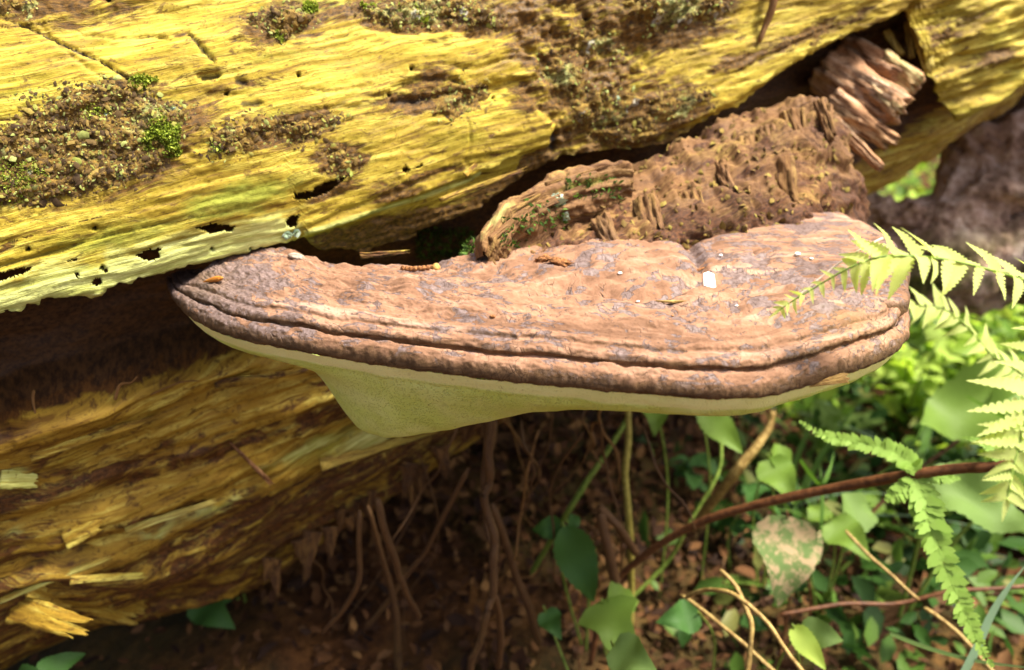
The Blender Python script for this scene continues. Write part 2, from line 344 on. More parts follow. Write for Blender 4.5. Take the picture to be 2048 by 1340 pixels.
for pts, hw, dep, dark in GOUGE:
    a = np.array(pts); bb = front & (ipx > a[:, 0].min()-30) & (ipx < a[:, 0].max()+30) & (ipy > a[:, 1].min()-30) & (ipy < a[:, 1].max()+30)
    dd = np.full(PHI.shape, 99.0); dd[bb], fr = seg_dist(jx[bb], jy[bb], pts)
    tp = np.zeros(PHI.shape); tp[bb] = np.sqrt(np.clip(np.minimum(fr, 1-fr)*7, 0.15, 1))
    k = np.exp(-(dd/(hw*np.maximum(tp, .2)))**2); disp -= dep*k; dk = np.maximum(dk, dark*k)
for cx, cy, r in HOLE_D:
    dd = np.hypot(ipx-cx, (ipy-cy)*1.15); k = np.where(front, sstep(r+1.5, r-1.5, dd), 0); disp -= 0.006*k; dk = np.maximum(dk, k)
mk[..., 3] = np.maximum(dk, .55*ck)
# holes eaten right through the thin shell
HOLES = [[(385,452),(405,450),(420,443),(445,446),(470,449),(468,458),(440,461),(420,466),(405,458)],[(268,507),(300,496),(330,491),(318,500),(318,514),(300,521),(280,514)],[(-20,548),(10,541),(35,533),(68,530),(60,540),(30,552),(0,560),(-30,565)],[(584,384),(612,381),(640,366),(668,354),(690,348),(672,366),(650,383),(622,393),(596,398),(581,396)],[(566,437),(578,428),(594,425),(590,440),(586,452),(572,448)],[(136,516),(158,512),(158,517),(138,519)],[(186,556),(193,551),(203,554),(204,563),(196,571),(187,566)],[(150,544),(157,540),(163,545),(158,551),(152,550)],[(205,535),(213,531),(218,537),(212,543),(206,541)],[(10,617),(17,613),(22,620),(16,627)],[(797,335),(806,331),(814,338),(808,345),(799,343)],[(824,332),(838,326),(842,331),(828,337)],[(1746,70),(1800,40),(1822,30),(1832,80),(1842,120),(1800,110)]]
hole = np.zeros(PHI.shape, bool)
hx = ipx+2.2*fbm(ipx/8, ipy/8, 2.0, 2); hy = ipy+2.2*fbm(ipx/8, ipy/8, 4.0, 2)
hpx = (hx[:-1, :-1]+hx[1:, 1:])/2; hpy = (hy[:-1, :-1]+hy[1:, 1:])/2; fr4 = front[:-1, :-1]
cut = np.zeros(hpx.shape, bool)
for poly in HOLES:
    a = np.array(poly); bb = fr4 & (hpx > a[:, 0].min()-5) & (hpx < a[:, 0].max()+5) & (hpy > a[:, 1].min()-5) & (hpy < a[:, 1].max()+5)
    r = np.zeros(hpx.shape, bool); r[bb] = poly_sd(hpx[bb], hpy[bb], poly) > 0; cut |= r
thin = np.where(front, sstep(-60, 0, lipd), 0)
R_SH = RL + disp
SHELL = log_pt(SS, PHI, R_SH)
gr = np.stack([SS, ARC, 0*ARC], -1)
log = empty('fallen_log', tuple(C0 - 0.3*ZB), 'large rotting log with yellow sapwood, a ragged overhanging lip and dark hollows', 'log')
nr, nc = PHI.shape
F = grid_faces(nr, nc, ~cut)
# inner skin near the lip and around the holes, joined by walls along every open edge
zone = (lipd > -230) & front & (PHI < PHL[None]+math.radians(50))
THK = 0.0022+0.0035*(1-thin)+0.0012*fbm(SS*60, ARC*60, 1.0, 2)
INNER = log_pt(SS, PHI, R_SH-np.maximum(THK, 0.0012))
zf = zone.ravel()[F].all(1); Fi = F[zf]
N0 = nr*nc
E = np.concatenate([F[:, [0, 1]], F[:, [1, 2]], F[:, [2, 3]], F[:, [3, 0]]]); key = np.sort(E, 1); key = key[:, 0].astype(np.int64)*N0+key[:, 1]
_, inv, cnt = np.unique(key, return_inverse=True, return_counts=True)
be = E[cnt[inv] == 1]; be = be[zone.ravel()[be].all(1)]
walls = np.stack([be[:, 1], be[:, 0], be[:, 0]+N0, be[:, 1]+N0], 1)
Vall = np.concatenate([SHELL.reshape(-1, 3), INNER.reshape(-1, 3)]); mk2 = mk.copy(); mk2[..., 0] = 0.9
Fall = np.concatenate([F, Fi[:, ::-1]+N0, walls])
V, Fc, at = compact(Vall, Fall, {'gr': np.concatenate([gr.reshape(-1, 3)]*2), 'mk': np.concatenate([mk.reshape(-1, 4), mk2.reshape(-1, 4)])})
shell = mesh_np('sapwood_shell', V, Fc, W_YEL, log, True, at)
shell['label'] = 'yellow outer sapwood shell with holes and a ragged lower edge'

def shell_at(px, py, lift=0.0):
    """nearest shell grid vertex to a pixel: point, outward normal, grain direction"""
    m = (ipx-px)**2+(ipy-py)**2+np.where(front, 0, 1e9); i = np.unravel_index(np.argmin(m), m.shape)
    n = -math.cos(PHI[i])*YB+math.sin(PHI[i])*ZB
    return SHELL[i]+lift*n, n, i

# ------------------------------------------------------------------ hollow and lower body of the log
S2 = np.concatenate([np.linspace(-1.0, -0.25, 34), np.arange(-0.24, 0.80, 0.0019), np.linspace(0.81, 0.91, 7)])
ph2 = np.radians(np.concatenate([np.linspace(48, 5, 40), np.linspace(5, -95, 235)[1:], np.linspace(-95, -170, 22)[1:]]))
G2s, G2p = np.meshgrid(S2, ph2)
lo = np.full(len(S2), 0.12); hi = np.full(len(S2), 0.60); RB = 0.268
for _ in range(26):
    mid = (lo+hi)/2; bb_ = np.where(G2p < 0, mid[None], RB)
    qx, qy, _d = proj(log_pt(G2s, G2p, np.full(G2s.shape, RB), bb_))
    over = ((qy - interp(qx, SIL))*(G2p < -0.3) - 1e3*(G2p >= -0.3)).max(0) > 0
    hi = np.where(over, mid, hi); lo = np.where(over, lo, mid)
BL = np.convolve(np.pad((lo+hi)/2, 12, 'edge'), np.ones(25)/25, 'valid')
b2 = np.where(G2p < 0, BL[None], RB)
qx, qy, _d = proj(log_pt(G2s, G2p, np.full(G2s.shape, RB), b2))
A2 = G2p*0.32
lg = qy - interp(qx, LEDGE) + 12*fbm(G2s*9, A2*16, 3.0, 3)
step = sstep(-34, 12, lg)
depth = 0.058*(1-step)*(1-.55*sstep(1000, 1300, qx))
depth += 0.004*sstep(0, 260, lg)*0
d2 = 0.012*fbm(G2s*5, A2*12, 1.0, 3) + 0.0042*fbm(G2s*5, A2*48, 2.0, 4)*(0.5+step) + 0.002*fbm(G2s*40, A2*260, 3.0, 3)
# ledges torn along the grain: strips standing proud of their neighbours
ter = fbm(G2s*3.5+20, A2*30, 9.0, 2); d2 += 0.0028*np.round(ter*2.6)*step
ck2 = np.exp(-(fbm(G2s*2.2, A2*26, 31.0, 3)/.035)**2)*sstep(-.1, .35, fbm(G2s*5, A2*10, 33.0, 2))*step
d2 -= 0.006*ck2
rr = RB - depth + d2
LOW = log_pt(G2s, G2p, rr, b2 - depth + d2)
m2 = np.zeros(G2p.shape+(4,))
ux = qx+14*fbm(qx/60, qy/30, 1.0, 3); uy = qy+9*fbm(qx/60, qy/30, 5.0, 3)
LYEL = [(90,850,140,22,-16),(300,830,130,20,-16),(400,790,160,40,-16),(330,880,150,24,-18),(520,830,110,24,-18),(470,960,150,20,-18),(620,900,200,22,-22),(700,880,160,26,-24),(120,1040,80,26,-18),(250,1090,90,16,-18),(100,890,110,24,-14),(1800,300,200,60,-30),(1950,230,160,60,-30),(560,760,110,26,-16),(300,1010,120,18,-20)]
LPALE = [(30,960,50,22,-10),(620,905,130,12,-22),(430,1020,100,10,-22),(760,870,120,16,-24),(320,1060,60,8,-22),(20,1090,40,12,-20)]
LGRN = [(640,900,160,26,-22,.7),(430,1015,110,16,-22,.7),(860,470,120,40,0,.7),(550,790,100,30,-16,.35)]
m2[..., 0] = np.clip(0.52 - 0.90*blobs(ux, uy, LYEL) + 0.45*np.exp(-((ter*3.2-np.round(ter*3.2))*3)**2*0)*0, 0, 1)
m2[..., 1] = blobs(ux, uy, LGRN); m2[..., 2] = 0.8*blobs(ux, uy, LPALE)
m2[..., 0] = np.where(qx > 1640, np.minimum(m2[..., 0], 0.35), m2[..., 0])
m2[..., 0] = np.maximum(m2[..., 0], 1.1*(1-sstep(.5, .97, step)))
m2[..., 3] = .8*ck2
g2 = np.stack([G2s, A2, 0*A2+0.5], -1)
Fl = grid_faces(*G2p.shape, flip=True)
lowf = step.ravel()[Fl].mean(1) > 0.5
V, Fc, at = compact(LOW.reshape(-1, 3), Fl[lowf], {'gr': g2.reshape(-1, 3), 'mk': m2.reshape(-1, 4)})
lower = mesh_np('lower_wood', V, Fc, W_LOW, log, True, at); lower['label'] = 'brown lower side of the log torn into strips'
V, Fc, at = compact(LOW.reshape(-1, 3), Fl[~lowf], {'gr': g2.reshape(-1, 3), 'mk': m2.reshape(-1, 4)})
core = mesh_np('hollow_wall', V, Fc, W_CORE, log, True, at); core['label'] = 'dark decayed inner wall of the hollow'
for sgn, s_ in ((-1, S[0]), (1, S[-1])):
    a = np.linspace(0, 2*np.pi, 48, endpoint=False); Vd = []
    for k, q in enumerate((1.0, 0.7, 0.35)):
        bz = np.where(np.sin(a) < 0, BL[0 if sgn < 0 else -1], RL)
        Vd.append(log_pt(np.full(48, s_)+0.02*fbm(np.cos(a)*4*q, np.sin(a)*4*q, 2.0, 2)*q+(-sgn*0.03*q), a, np.full(48, 0.985*RL*q), 0.985*bz*q))
    Vd = np.concatenate(Vd+[(C0+s_*AX)[None]]); Fd = [(r*48+j, r*48+(j+1) % 48, (r+1)*48+(j+1) % 48, (r+1)*48+j) for r in (0, 1) for j in range(48)]+[(96+j, 96+(j+1) % 48, 144) for j in range(48)]
    mesh_np('end_grain', Vd, Fd, W_CORE, log, True, {'gr': Vd, 'mk': np.tile([0.5, 0, 0, 0], (len(Vd), 1))})

# ------------------------------------------------------------------ bracket fungus
Z0 = 0.472
RIM = [(332,566),(345,596),(372,628),(410,652),(450,668),(500,682),(560,694),(630,707),(700,719),(775,730),(850,741),(925,750),(1000,759),(1075,767),(1150,774),(1225,781),(1300,787),(1380,794),(1450,797),(1510,794),(1560,786),(1620,769),(1680,751),(1735,733),(1780,712),(1806,690),(1815,668),(1812,640),(1802,612),(1785,585)]
BACK = [(440,488),(445,486),(452,484),(470,482),(510,484),(560,492),(600,502),(640,514),(690,518),(740,521),(800,521),(850,520),(900,516),(940,512),(990,500),(1050,490),(1110,478),(1170,470),(1230,463),(1290,458),(1340,452),(1400,446),(1450,444),(1500,444),(1550,446),(1600,450),(1640,455),(1670,470),(1680,490),(1690,520)]
fr_ = np.array([on_z(*p, Z0) for p in RIM]); bk_ = np.array([on_z(*p, Z0+0.028) for p in BACK])
n = len(RIM); NT = 760; tt = np.linspace(0, n-1, NT)
Mg = np.stack([catmull(tt, fr_[:, k]) for k in range(2)], 1); Kg = np.stack([catmull(tt, bk_[:, k]) for k in range(2)], 1)
Ll = np.linalg.norm(Kg-Mg, axis=1); Dr = (Kg-Mg)/Ll[:, None]
# near the rim go straight inward (perpendicular to the margin), further in swing towards the back line
Tn = np.gradient(Mg, axis=0); Tn /= np.linalg.norm(Tn, axis=1)[:, None]; Nn = np.stack([-Tn[:, 1], Tn[:, 0]], 1)
Nn = np.stack([np.convolve(np.pad(Nn[:, k], 20, 'edge'), np.ones(41)/41, 'valid') for k in range(2)], 1)
al = np.concatenate([[0], np.cumsum(np.linalg.norm(np.diff(Mg, axis=0), axis=1))])
rs = np.minimum(1, (Ll/0.06))*interp(tt/(n-1)*100, [(0,.62),(5,.85),(15,.95),(45,1),(100,1)])
mpx, _, _ = proj(np.concatenate([Mg, np.full((NT, 1), Z0)], 1))
# outer profile (mm inward, mm up): rim roll, groove, second roll, top
PR = np.array([(3.0,-1.5),(1.2,-1.1),(-.2,.4),(-.7,2.2),(-.6,4.4),(.2,6.8),(1.6,8.6),(3.4,9.7),(5.2,9.9),(6.8,9.2),(8.2,8.4),(8.6,9.6),(7.6,11.6),(8.0,13.2),(9.2,14.6),(11.0,15.4),(13.2,15.6),(15.0,15.0),(16.0,15.4),(17.0,17.2),(19.4,18.4),(23,19),(27,19.8),(33,21.4)])
pl = np.concatenate([[0], np.cumsum(np.linalg.norm(np.diff(PR, axis=0), axis=1))]); q = np.linspace(0, pl[-1], 96)
pi = np.interp(q, pl, np.arange(len(PR))); pm_, pz_ = catmull(pi, PR[:, 0]), catmull(pi, PR[:, 1])
def cap_surface():
    rows_m = []; rows_z = []
    wob = fbm(al*22, 1.7, o=3); wob2 = fbm(al*34, 4.2, o=4)*(.5+.9*np.abs(pn(al*9, 8.8))); wob3 = fbm(al*16, 9.2, o=2)
    lum = np.abs(pn(al*52, 2.2))*1.6*sstep(-.3, .3, pn(al*11, 6.1)); lum2 = np.abs(pn(al*90+9, 5.2))*1.2*sstep(-.2, .4, pn(al*14, 3.1))
    for k in range(96):
        g = sstep(5, 9, pm_[k])*(1-sstep(18, 30, pm_[k]))
        b_ = (1-sstep(7, 10, pm_[k]))
        rows_m.append((pm_[k] + g*(2.2*wob) + 1.5*wob2*g)*rs/1000)
        rows_z.append((pz_[k]*(1+0.10*wob3*b_) + g*1.3*wob + g*.6*wob2 + b_*1.0*wob2*sstep(2, 12, pz_[k]) + 1.5*(lum+.6*lum2)*np.exp(-((pm_[k]-6.2)/2.2)**2)*(pz_[k] < 11) - 1.2*lum2*np.exp(-((pm_[k]-10)/3)**2)*(pz_[k] > 11))*rs/1000)
    m_end = rows_m[-1]; z_end = rows_z[-1]
    for f in np.linspace(0, 1, 135)[1:]:
        mm = m_end+(Ll-m_end)*f
        rows_m.append(mm); rows_z.append(z_end+ (0.0025*(1-np.exp(-f*4)) + 0.004*f)*np.minimum(1, Ll/0.1))
    return np.array(rows_m), np.array(rows_z)
cm, cz = cap_surface()
fr2 = np.clip(cm/Ll[None], 0, 1); sw = sstep(0.0, 0.55, fr2)
XY = Mg[None] + cm[..., None]*((1-sw)[..., None]*(0.5*Nn+0.5*Dr)[None]+sw[..., None]*Dr[None])
CAP = np.concatenate([XY, (Z0+cz)[..., None]], 2)
xx, yy = XY[..., 0], XY[..., 1]
topw = sstep(0.020, 0.036, cm)                         # fades in behind the second roll
cpx, cpy, _ = proj(CAP)
relief = 0.0030*fbm(xx*26, yy*34, 1.0, 3) + 0.0016*fbm(xx*70, yy*120, 2.0, 4) - 0.0022*np.abs(fbm(xx*30+yy*8, yy*75, 6.0, 3))
relief += 0.0028*ell(cpx, cpy, 1150, 640, 420, 26, 7)*1 - 0.0020*ell(cpx, cpy, 1000, 600, 300, 10, 4)
for px_, py_, rx_, ry_, h_ in [(1130,505,150,22,.006),(1280,520,110,30,.004),(1560,500,150,40,.004),(1240,470,90,18,.006),(1700,628,130,18,.005),(1530,670,26,9,-.005),(1370,607,50,7,-.002),(1460,640,22,8,-.004),(1180,570,140,10,-.004),(900,560,60,8,-.002),(960,590,160,14,.002),(700,570,120,22,.003),(560,600,110,16,.002),(880,530,70,6,-.003),(1320,655,60,8,.002),(430,580,60,14,-.002),(1640,640,60,14,.003),(1050,545,80,8,-.002)]:
    relief += h_*ell(cpx, cpy, px_, py_, rx_, ry_, 5)
vd, _ = seg_dist(cpx, cpy, [(1345,452),(1370,480),(1395,520),(1405,545),(1360,570),(1290,588),(1200,575),(1080,570)])
relief += -0.006*np.exp(-(vd/13)**2)
relief *= topw
fine = 0.0007*fbm(al[None]*120, cm*300, 4.0, 4) + 0.00025*fbm(al[None]*420, cm*900, 6.0, 2)
gx = np.gradient(CAP, axis=0); gy = np.gradient(CAP, axis=1); nn = np.cross(gy, gx); nn /= np.linalg.norm(nn, axis=2)[..., None]+1e-12
CAP = CAP + nn*fine[..., None]; CAP[..., 2] += relief
# pore surface below: starts inside the rim and drops towards the log, deepest at the foot
def under():
    SL = interp(mpx, [(520,0),(570,.08),(620,.32),(670,.72),(715,.95),(780,1.0),(860,.92),(940,.78),(1010,.62),(1080,.44),(1160,.28),(1260,.12),(1400,.03),(1600,0)])
    SL = np.convolve(np.pad(SL, 6, 'edge'), np.ones(13)/13, 'valid'); rows = []
    for mm in np.concatenate([np.linspace(2.0, 22, 34), np.linspace(22, 170, 74)[1:]])/1000:
        mL = np.minimum(mm*np.minimum(rs*1.1, 1), Ll+.05*SL); k = mm*1000
        z = -0.0014 - 0.0165*rs*(1-np.exp(-(k-2.0)/8.5)) - 0.00010*(k-2.0)*rs
        z = z - SL*np.maximum(0, k-9)/1000*(.75+.25*sstep(9, 40, k))
        zc = -interp(mpx, [(560,40),(640,55),(700,70),(780,70),(860,62),(930,54),(1000,45),(1080,36),(1200,30),(1500,30)])/1000; z = zc+np.logaddexp(0, (z-zc)/.003)*.003
        rows.append((mL, z))
    return np.array([r[0] for r in rows]), np.array([r[1] for r in rows])
um, uz = under()
fu = np.clip(um/Ll[None], 0, 1); swu = sstep(0, .55, fu)
UXY = Mg[None]+um[..., None]*((1-swu)[..., None]*(0.5*Nn+0.5*Dr)[None]+swu[..., None]*Dr[None])
UND = np.concatenate([UXY, (Z0+uz)[..., None]], 2); UND[..., 2] += 0.0007*fbm(UXY[..., 0]*50, UXY[..., 1]*60, 3.0, 3)+0.0005*pn(al[None]*60, um*300, 2.0)*(um < .012)

def mat_cap():
    m = M('fungus_cap_spore_dust'); g = m.attr('gr'); o = m.obj()
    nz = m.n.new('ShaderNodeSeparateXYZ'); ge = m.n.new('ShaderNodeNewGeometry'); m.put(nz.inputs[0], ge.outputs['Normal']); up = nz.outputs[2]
    a = m.noise(o, 42, 5, 0.62, 0.8); b = m.noise(m.scale(g, (80, 170, 1)), 1, 6, 0.66, 1.0); c = m.noise(o, 420, 4, 0.7); d = m.noise(m.scale(o, (60, 60, 60)), 1, 4, 0.6)
    dust = m.ramp(m.add(m.mul(a, .55), m.add(m.mul(c, .25), m.mul(b, .2))), [(0.3, (0.155, 0.078, 0.042)), (0.5, (0.265, 0.142, 0.082)), (0.72, (0.42, 0.255, 0.165))])
    zone = m.noise(m.scale(g, (7, 85, 1)), 1, 4, .6, .6); dust = m.mix(1, dust, m.ramp(zone, [(.36, (.62, .60, .58)), (.5, (1, 1, 1)), (.64, (1.0, 1.0, 1.0))]), 'MULTIPLY'); dust = m.mix(m.sm(zone, .54, .68, 0, .45), dust, (.50, .34, .255))
    bare = m.mix(m.sm(c, .3, .7), (0.070, 0.050, 0.046), (0.19, 0.145, 0.138))
    spot = m.sm(m.add(m.add(m.mul(b, .75), m.mul(d, .5)), m.mul(m.attr('bare', 'Fac'), .22)), 0.655, 0.69)
    col_ = m.mix(m.mul(spot, .85), dust, bare)
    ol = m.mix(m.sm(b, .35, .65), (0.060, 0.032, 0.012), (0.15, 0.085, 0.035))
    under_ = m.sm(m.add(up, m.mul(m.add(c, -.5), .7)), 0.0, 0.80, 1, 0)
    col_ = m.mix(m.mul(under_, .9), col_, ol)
    col_ = m.mix(m.mul(m.attr('olive_shading', 'Fac'), .75), col_, m.mix(m.sm(d, .4, .6), (0.13, 0.085, 0.030), (0.24, 0.14, 0.055)))
    cr = m.voro(m.scale(g, (270, 150, 1)), 1, 'DISTANCE_TO_EDGE'); crk = m.mul(m.mul(m.sm(cr, 0.0, 0.035, 1, 0), m.sm(m.add(m.mul(a, .5), m.mul(b, .5)), .50, .58)), .75)
    col_ = m.mix(m.mul(crk, .7), col_, (0.07, 0.03, 0.016))
    h = m.add(m.add(m.mul(b, .8), m.mul(c, .45)), m.add(m.mul(crk, -.6), m.mul(spot, -.35)))
    return m.done(col_, m.mix(spot, (0.92,)*3, (0.5,)*3), m.bump(h, 0.0009), 0.25)
def mat_pore():
    m = M('fungus_pore_surface'); g = m.attr('gr'); o = m.obj()
    a = m.noise(o, 30, 4, .6); v_ = m.voro(m.scale(g, (1000, 1000, 1)), 1); rim = m.sep(g)[1]
    c = m.mix(m.sm(a, .35, .65), (0.68, 0.83, 0.20), (0.78, 0.90, 0.31))  # pores are cream; greenish bounce light is put into the base colour
    band = m.sm(m.add(m.mul(m.n.new('ShaderNodeSeparateXYZ').outputs[1], 0), m.attr('band', 'Fac')), .3, .8)
    c = m.mix(band, c, (0.92, 0.93, 0.42))
    st = m.sm(m.voro(o, 70), 0.0, 0.07, 1, 0); st = m.mul(st, m.sm(m.noise(o, 22, 2), .52, .58))
    c = m.mix(m.mul(st, .8), c, (0.12, 0.09, 0.02))
    s2 = m.mul(m.sm(m.noise(o, 160, 4, .7), .62, .72), m.sm(m.noise(o, 16, 3), .45, .6)); c = m.mix(m.mul(s2, .55), c, (0.22, 0.17, 0.04))
    c = m.mix(m.sm(m.noise(o, 9, 5, .6), .42, .66, 0, .3), c, (0.46, 0.56, 0.08))
    c = m.mix(m.mul(m.sm(v_, .12, .30, 1, 0), .16), c, (0.30, 0.34, 0.05))
    b_ = m.bump(m.add(m.mul(m.sm(v_, .1, .5), m.math('SUBTRACT', 1.0, m.mul(band, .7))), m.mul(a, 1.2)), 0.0005)
    m.done(c, 0.75, b_, 0.2)
    m.bsdf.inputs['Subsurface Weight'].default_value = 0.15; m.bsdf.inputs['Subsurface Radius'].default_value = (0.004, 0.003, 0.001)
    return m.m
CAPM, POREM = mat_cap(), mat_pore()
foot_pt = on_z(900, 700, 0.40); fungus = empty('bracket_fungus', tuple(foot_pt), 'broad rust-brown bracket fungus with pale underside tinted with painted green bounce light growing from the log', 'fungus')
grc = np.stack([np.broadcast_to(al, cm.shape), np.broadcast_to(np.concatenate([[0], np.cumsum(np.hypot(np.diff(cm.mean(1)), np.diff(cz.mean(1))))])[:, None], cm.shape), 0*cm], -1)
bare = ell(cpx, cpy, 420, 570, 130, 60, 20)*1.0 + .5*ell(cpx, cpy, 1650, 500, 200, 90, 0) + .35*fbm(cpx/120, cpy/50, 3.0, 3)  # left blob also paints the lip's shadow onto the cap end
olive_shading = np.clip(ell(cpx, cpy, 1700, 640, 90, 24, 12)*.6+ell(cpx, cpy, 390, 550, 70, 40, 10)*.5, 0, 1)*np.clip(.6+fbm(cpx/60, cpy/30, 2.0, 3), 0, 1)  # darker olive paints shading on the right rim and under the lip
cap = mesh_np('cap', CAP.reshape(-1, 3), grid_faces(*cm.shape), CAPM, fungus, True, {'gr': grc.reshape(-1, 3), 'bare': bare.ravel(), 'olive_shading': olive_shading.ravel()})
cap['label'] = 'rust-brown dusty cap with rolled ridges along its rim'
gru = np.stack([np.broadcast_to(al, um.shape), np.broadcast_to(um.mean(1)[:, None], um.shape), 0*um], -1)
bandu = np.exp(-((um*1000-4)/(3.6+1.2*fbm(al*25, 2.0, o=2)[None]))**2)
pore = mesh_np('pore_surface', UND.reshape(-1, 3), grid_faces(*um.shape, flip=True), POREM, fungus, True, {'gr': gru.reshape(-1, 3), 'band': bandu.ravel()})
pore['label'] = 'cream pore surface under the cap with yellow-green bounce light in its colour'
# hind lobe: an older cushion behind the right end of the cap
def lobe():
    na, nb = 200, 70; a = np.linspace(0, 2*np.pi, na, endpoint=False); e = np.linspace(-1, 1, nb)
    c = on_z(1590, 515, 0.490)[:2]
    OUT = [(1800,630),(1808,590),(1806,556),(1788,508),(1745,468),(1690,447),(1620,438),(1540,440),(1450,450),(1380,458),(1345,470),(1360,495),(1400,530),(1450,555),(1520,565),(1600,575),(1700,598),(1780,622)]
    o = np.array([on_z(*p, 0.490)[:2] for p in OUT])-c; an = np.unwrap(np.arctan2(o[:, 1], o[:, 0])); ra = np.hypot(o[:, 0], o[:, 1])
    k = np.argsort(np.mod(an, 2*np.pi)); R = np.interp(a, np.mod(an, 2*np.pi)[k], ra[k], period=2*np.pi)
    R = np.convolve(np.concatenate([R[-8:], R, R[:8]]), np.ones(17)/17, 'valid')
    A, E_ = np.meshgrid(a, e); th = E_*np.pi/2
    sc_ = np.abs(np.cos(th))**0.42
    r = R[None]*sc_; x = c[0]+r*np.cos(A); y = c[1]+r*np.sin(A)
    z = 0.485 + 0.0185*np.sign(np.sin(th))*np.abs(np.sin(th))**0.8
    z += (0.0032*fbm(x*30, y*30, 4.0, 3)+.0010*fbm(x*110, y*110, 5.0, 2))*sstep(-.2, .4, E_) + 0.003*sstep(0, 1, E_)*((y-c[1])/0.08)
    x += 0.0012*fbm(x*60, y*60, z*60, 2)
    V = np.stack([x, y, z], -1).reshape(-1, 3); i = np.arange(na*nb).reshape(nb, na); j = np.roll(i, -1, 1)
    Fq = np.stack([i[:-1], j[:-1], j[1:], i[1:]], -1).reshape(-1, 4)
    px_, py_, _ = proj(V); g = np.stack([V[:, 0], V[:, 1]+V[:, 2], 0*V[:, 0]], 1)
    L = mesh_np('hind_lobe', V, Fq, CAPM, fungus, True, {'gr': g, 'bare': .18+.5*fbm(px_/80, py_/40, 1.0, 2), 'olive_shading': 0*px_})
    L['label'] = 'older grey-brown cushion behind the right end of the cap'; return L
lobe_o = lobe()
CAPB = [bvh_of(cap), bvh_of(lobe_o)]

# ------------------------------------------------------------------ ground
def ground_z(x, y):
    x = np.asarray(x, float); y = np.asarray(y, float)
    near = np.exp(-((x-0.2)**2+(y-0.7)**2)/6)
    return 0.03*fbm(x*1.7, y*1.7, 1.0, 4) + 0.10*fbm(x*0.35, y*0.35, 4.0, 2)*(1-near) + 0.05*np.exp(-((x+0.3)**2+(y-0.9)**2)/0.12) + 0.17*np.exp(-((x-0.02)**2/.10+(y-1.12)**2/.07))
def mat_ground():
    m = M('forest_floor'); o = m.obj(); a = m.noise(o, 14, 6, .65, .5); b = m.noise(o, 90, 5, .7); c = m.voro(o, 55)
    k = m.ramp(m.add(m.mul(a, .6), m.mul(b, .4)), [(.36, (.016, .006, .002)), (.5, (.068, .026, .007)), (.66, (.16, .068, .018))])
    far = m.sm(m.noise(o, 1.5, 4), .42, .6); k = m.mix(m.mul(far, .35), k, (.05, .075, .018))
    return m.done(k, .9, m.bump(m.add(m.mul(b, 1), m.mul(c, -.6)), .006), .2)
GM = mat_ground()
xs = np.concatenate([-np.geomspace(60, 1.75, 26), np.linspace(-1.7, 2.2, 196), np.geomspace(2.25, 60, 26)])
ys = np.concatenate([-np.geomspace(60, .85, 24), np.linspace(-.8, 3.2, 200), np.geomspace(3.25, 90, 28)])
GX, GY = np.meshgrid(xs, ys); GZ = ground_z(GX, GY)+.006*fbm(GX*14, GY*14, 3.0, 3)
tag(mesh_np('ground', np.stack([GX, GY, GZ], -1).reshape(-1, 3), grid_faces(len(ys), len(xs)), GM), 'brown forest floor of soil and decayed litter beneath the log', 'ground', kind='structure')

# ------------------------------------------------------------------ bark left on the log, moss, lichen, crumbs
def mat_bark():
    m = M('bark_crumbly'); g = m.attr('gr'); a = m.noise(m.scale(g, (90, 140, 1)), 1, 6, .68, 1.0); b = m.noise(m.scale(g, (380, 520, 1)), 1, 4, .7); c = m.noise(m.scale(g, (28, 40, 1)), 1, 4, .6)
    k = m.ramp(m.add(m.mul(a, .7), m.mul(b, .3)), [(.37, (.022, .012, .003)), (.48, (.115, .062, .009)), (.59, (.24, .15, .024)), (.70, (.40, .33, .09))])
    k = m.mix(m.sm(c, .52, .64, 0, .75), k, m.mix(m.sm(b, .4, .6), (.13, .16, .035), (.34, .36, .14)))
    k = m.mix(m.sm(m.noise(m.scale(g, (50, 60, 1)), 1, 3), .63, .68, 0, .8), k, m.mix(m.sm(b, .4, .6), (.20, .19, .15), (.42, .41, .34)))
    return m.done(k, .85, m.bump(m.add(a, m.mul(b, .5)), .0022), .3)
def mat_tint(name, stops, rough=.8, trans=0.0):
    m = M(name); t = m.attr('tint', 'Fac'); o = m.obj(); n = m.noise(o, 900, 3)
    c = m.ramp(t, stops); c = m.mix(m.sm(n, .35, .65, 0, .45), c, m.mix(1, c, (.45, .42, .35), 'MULTIPLY'))
    m.done(c, rough, None, .3)
    if trans:
        tr = m.n.new('ShaderNodeBsdfTranslucent'); m.put(tr.inputs[0], c); mx = m.n.new('ShaderNodeMixShader'); mx.inputs[0].default_value = trans
        m.l.new(m.bsdf.outputs[0], mx.inputs[1]); m.l.new(tr.outputs[0], mx.inputs[2]); m.l.new(mx.outputs[0], m.n['Material Output'].inputs[0])
    return m.m
BARK = mat_bark()
FLAKE = mat_tint('bark_flake', [(0, (.045, .024, .007)), (.3, (.13, .078, .018)), (.55, (.26, .18, .035)), (.72, (.22, .25, .04)), (.88, (.38, .42, .14)), (1, (.36, .35, .28))])
MOSS = mat_tint('moss_green', [(0, (.10, .15, .010)), (.5, (.30, .40, .03)), (1, (.56, .66, .10))], .7, .3)
MOSSD = mat_tint('moss_dark', [(0, (.03, .06, .008)), (.5, (.07, .14, .015)), (1, (.14, .26, .03))], .7, .3)
LICH = mat_tint('lichen_pale', [(0, (.22, .32, .20)), (.5, (.34, .44, .30)), (1, (.46, .54, .42))], .9)
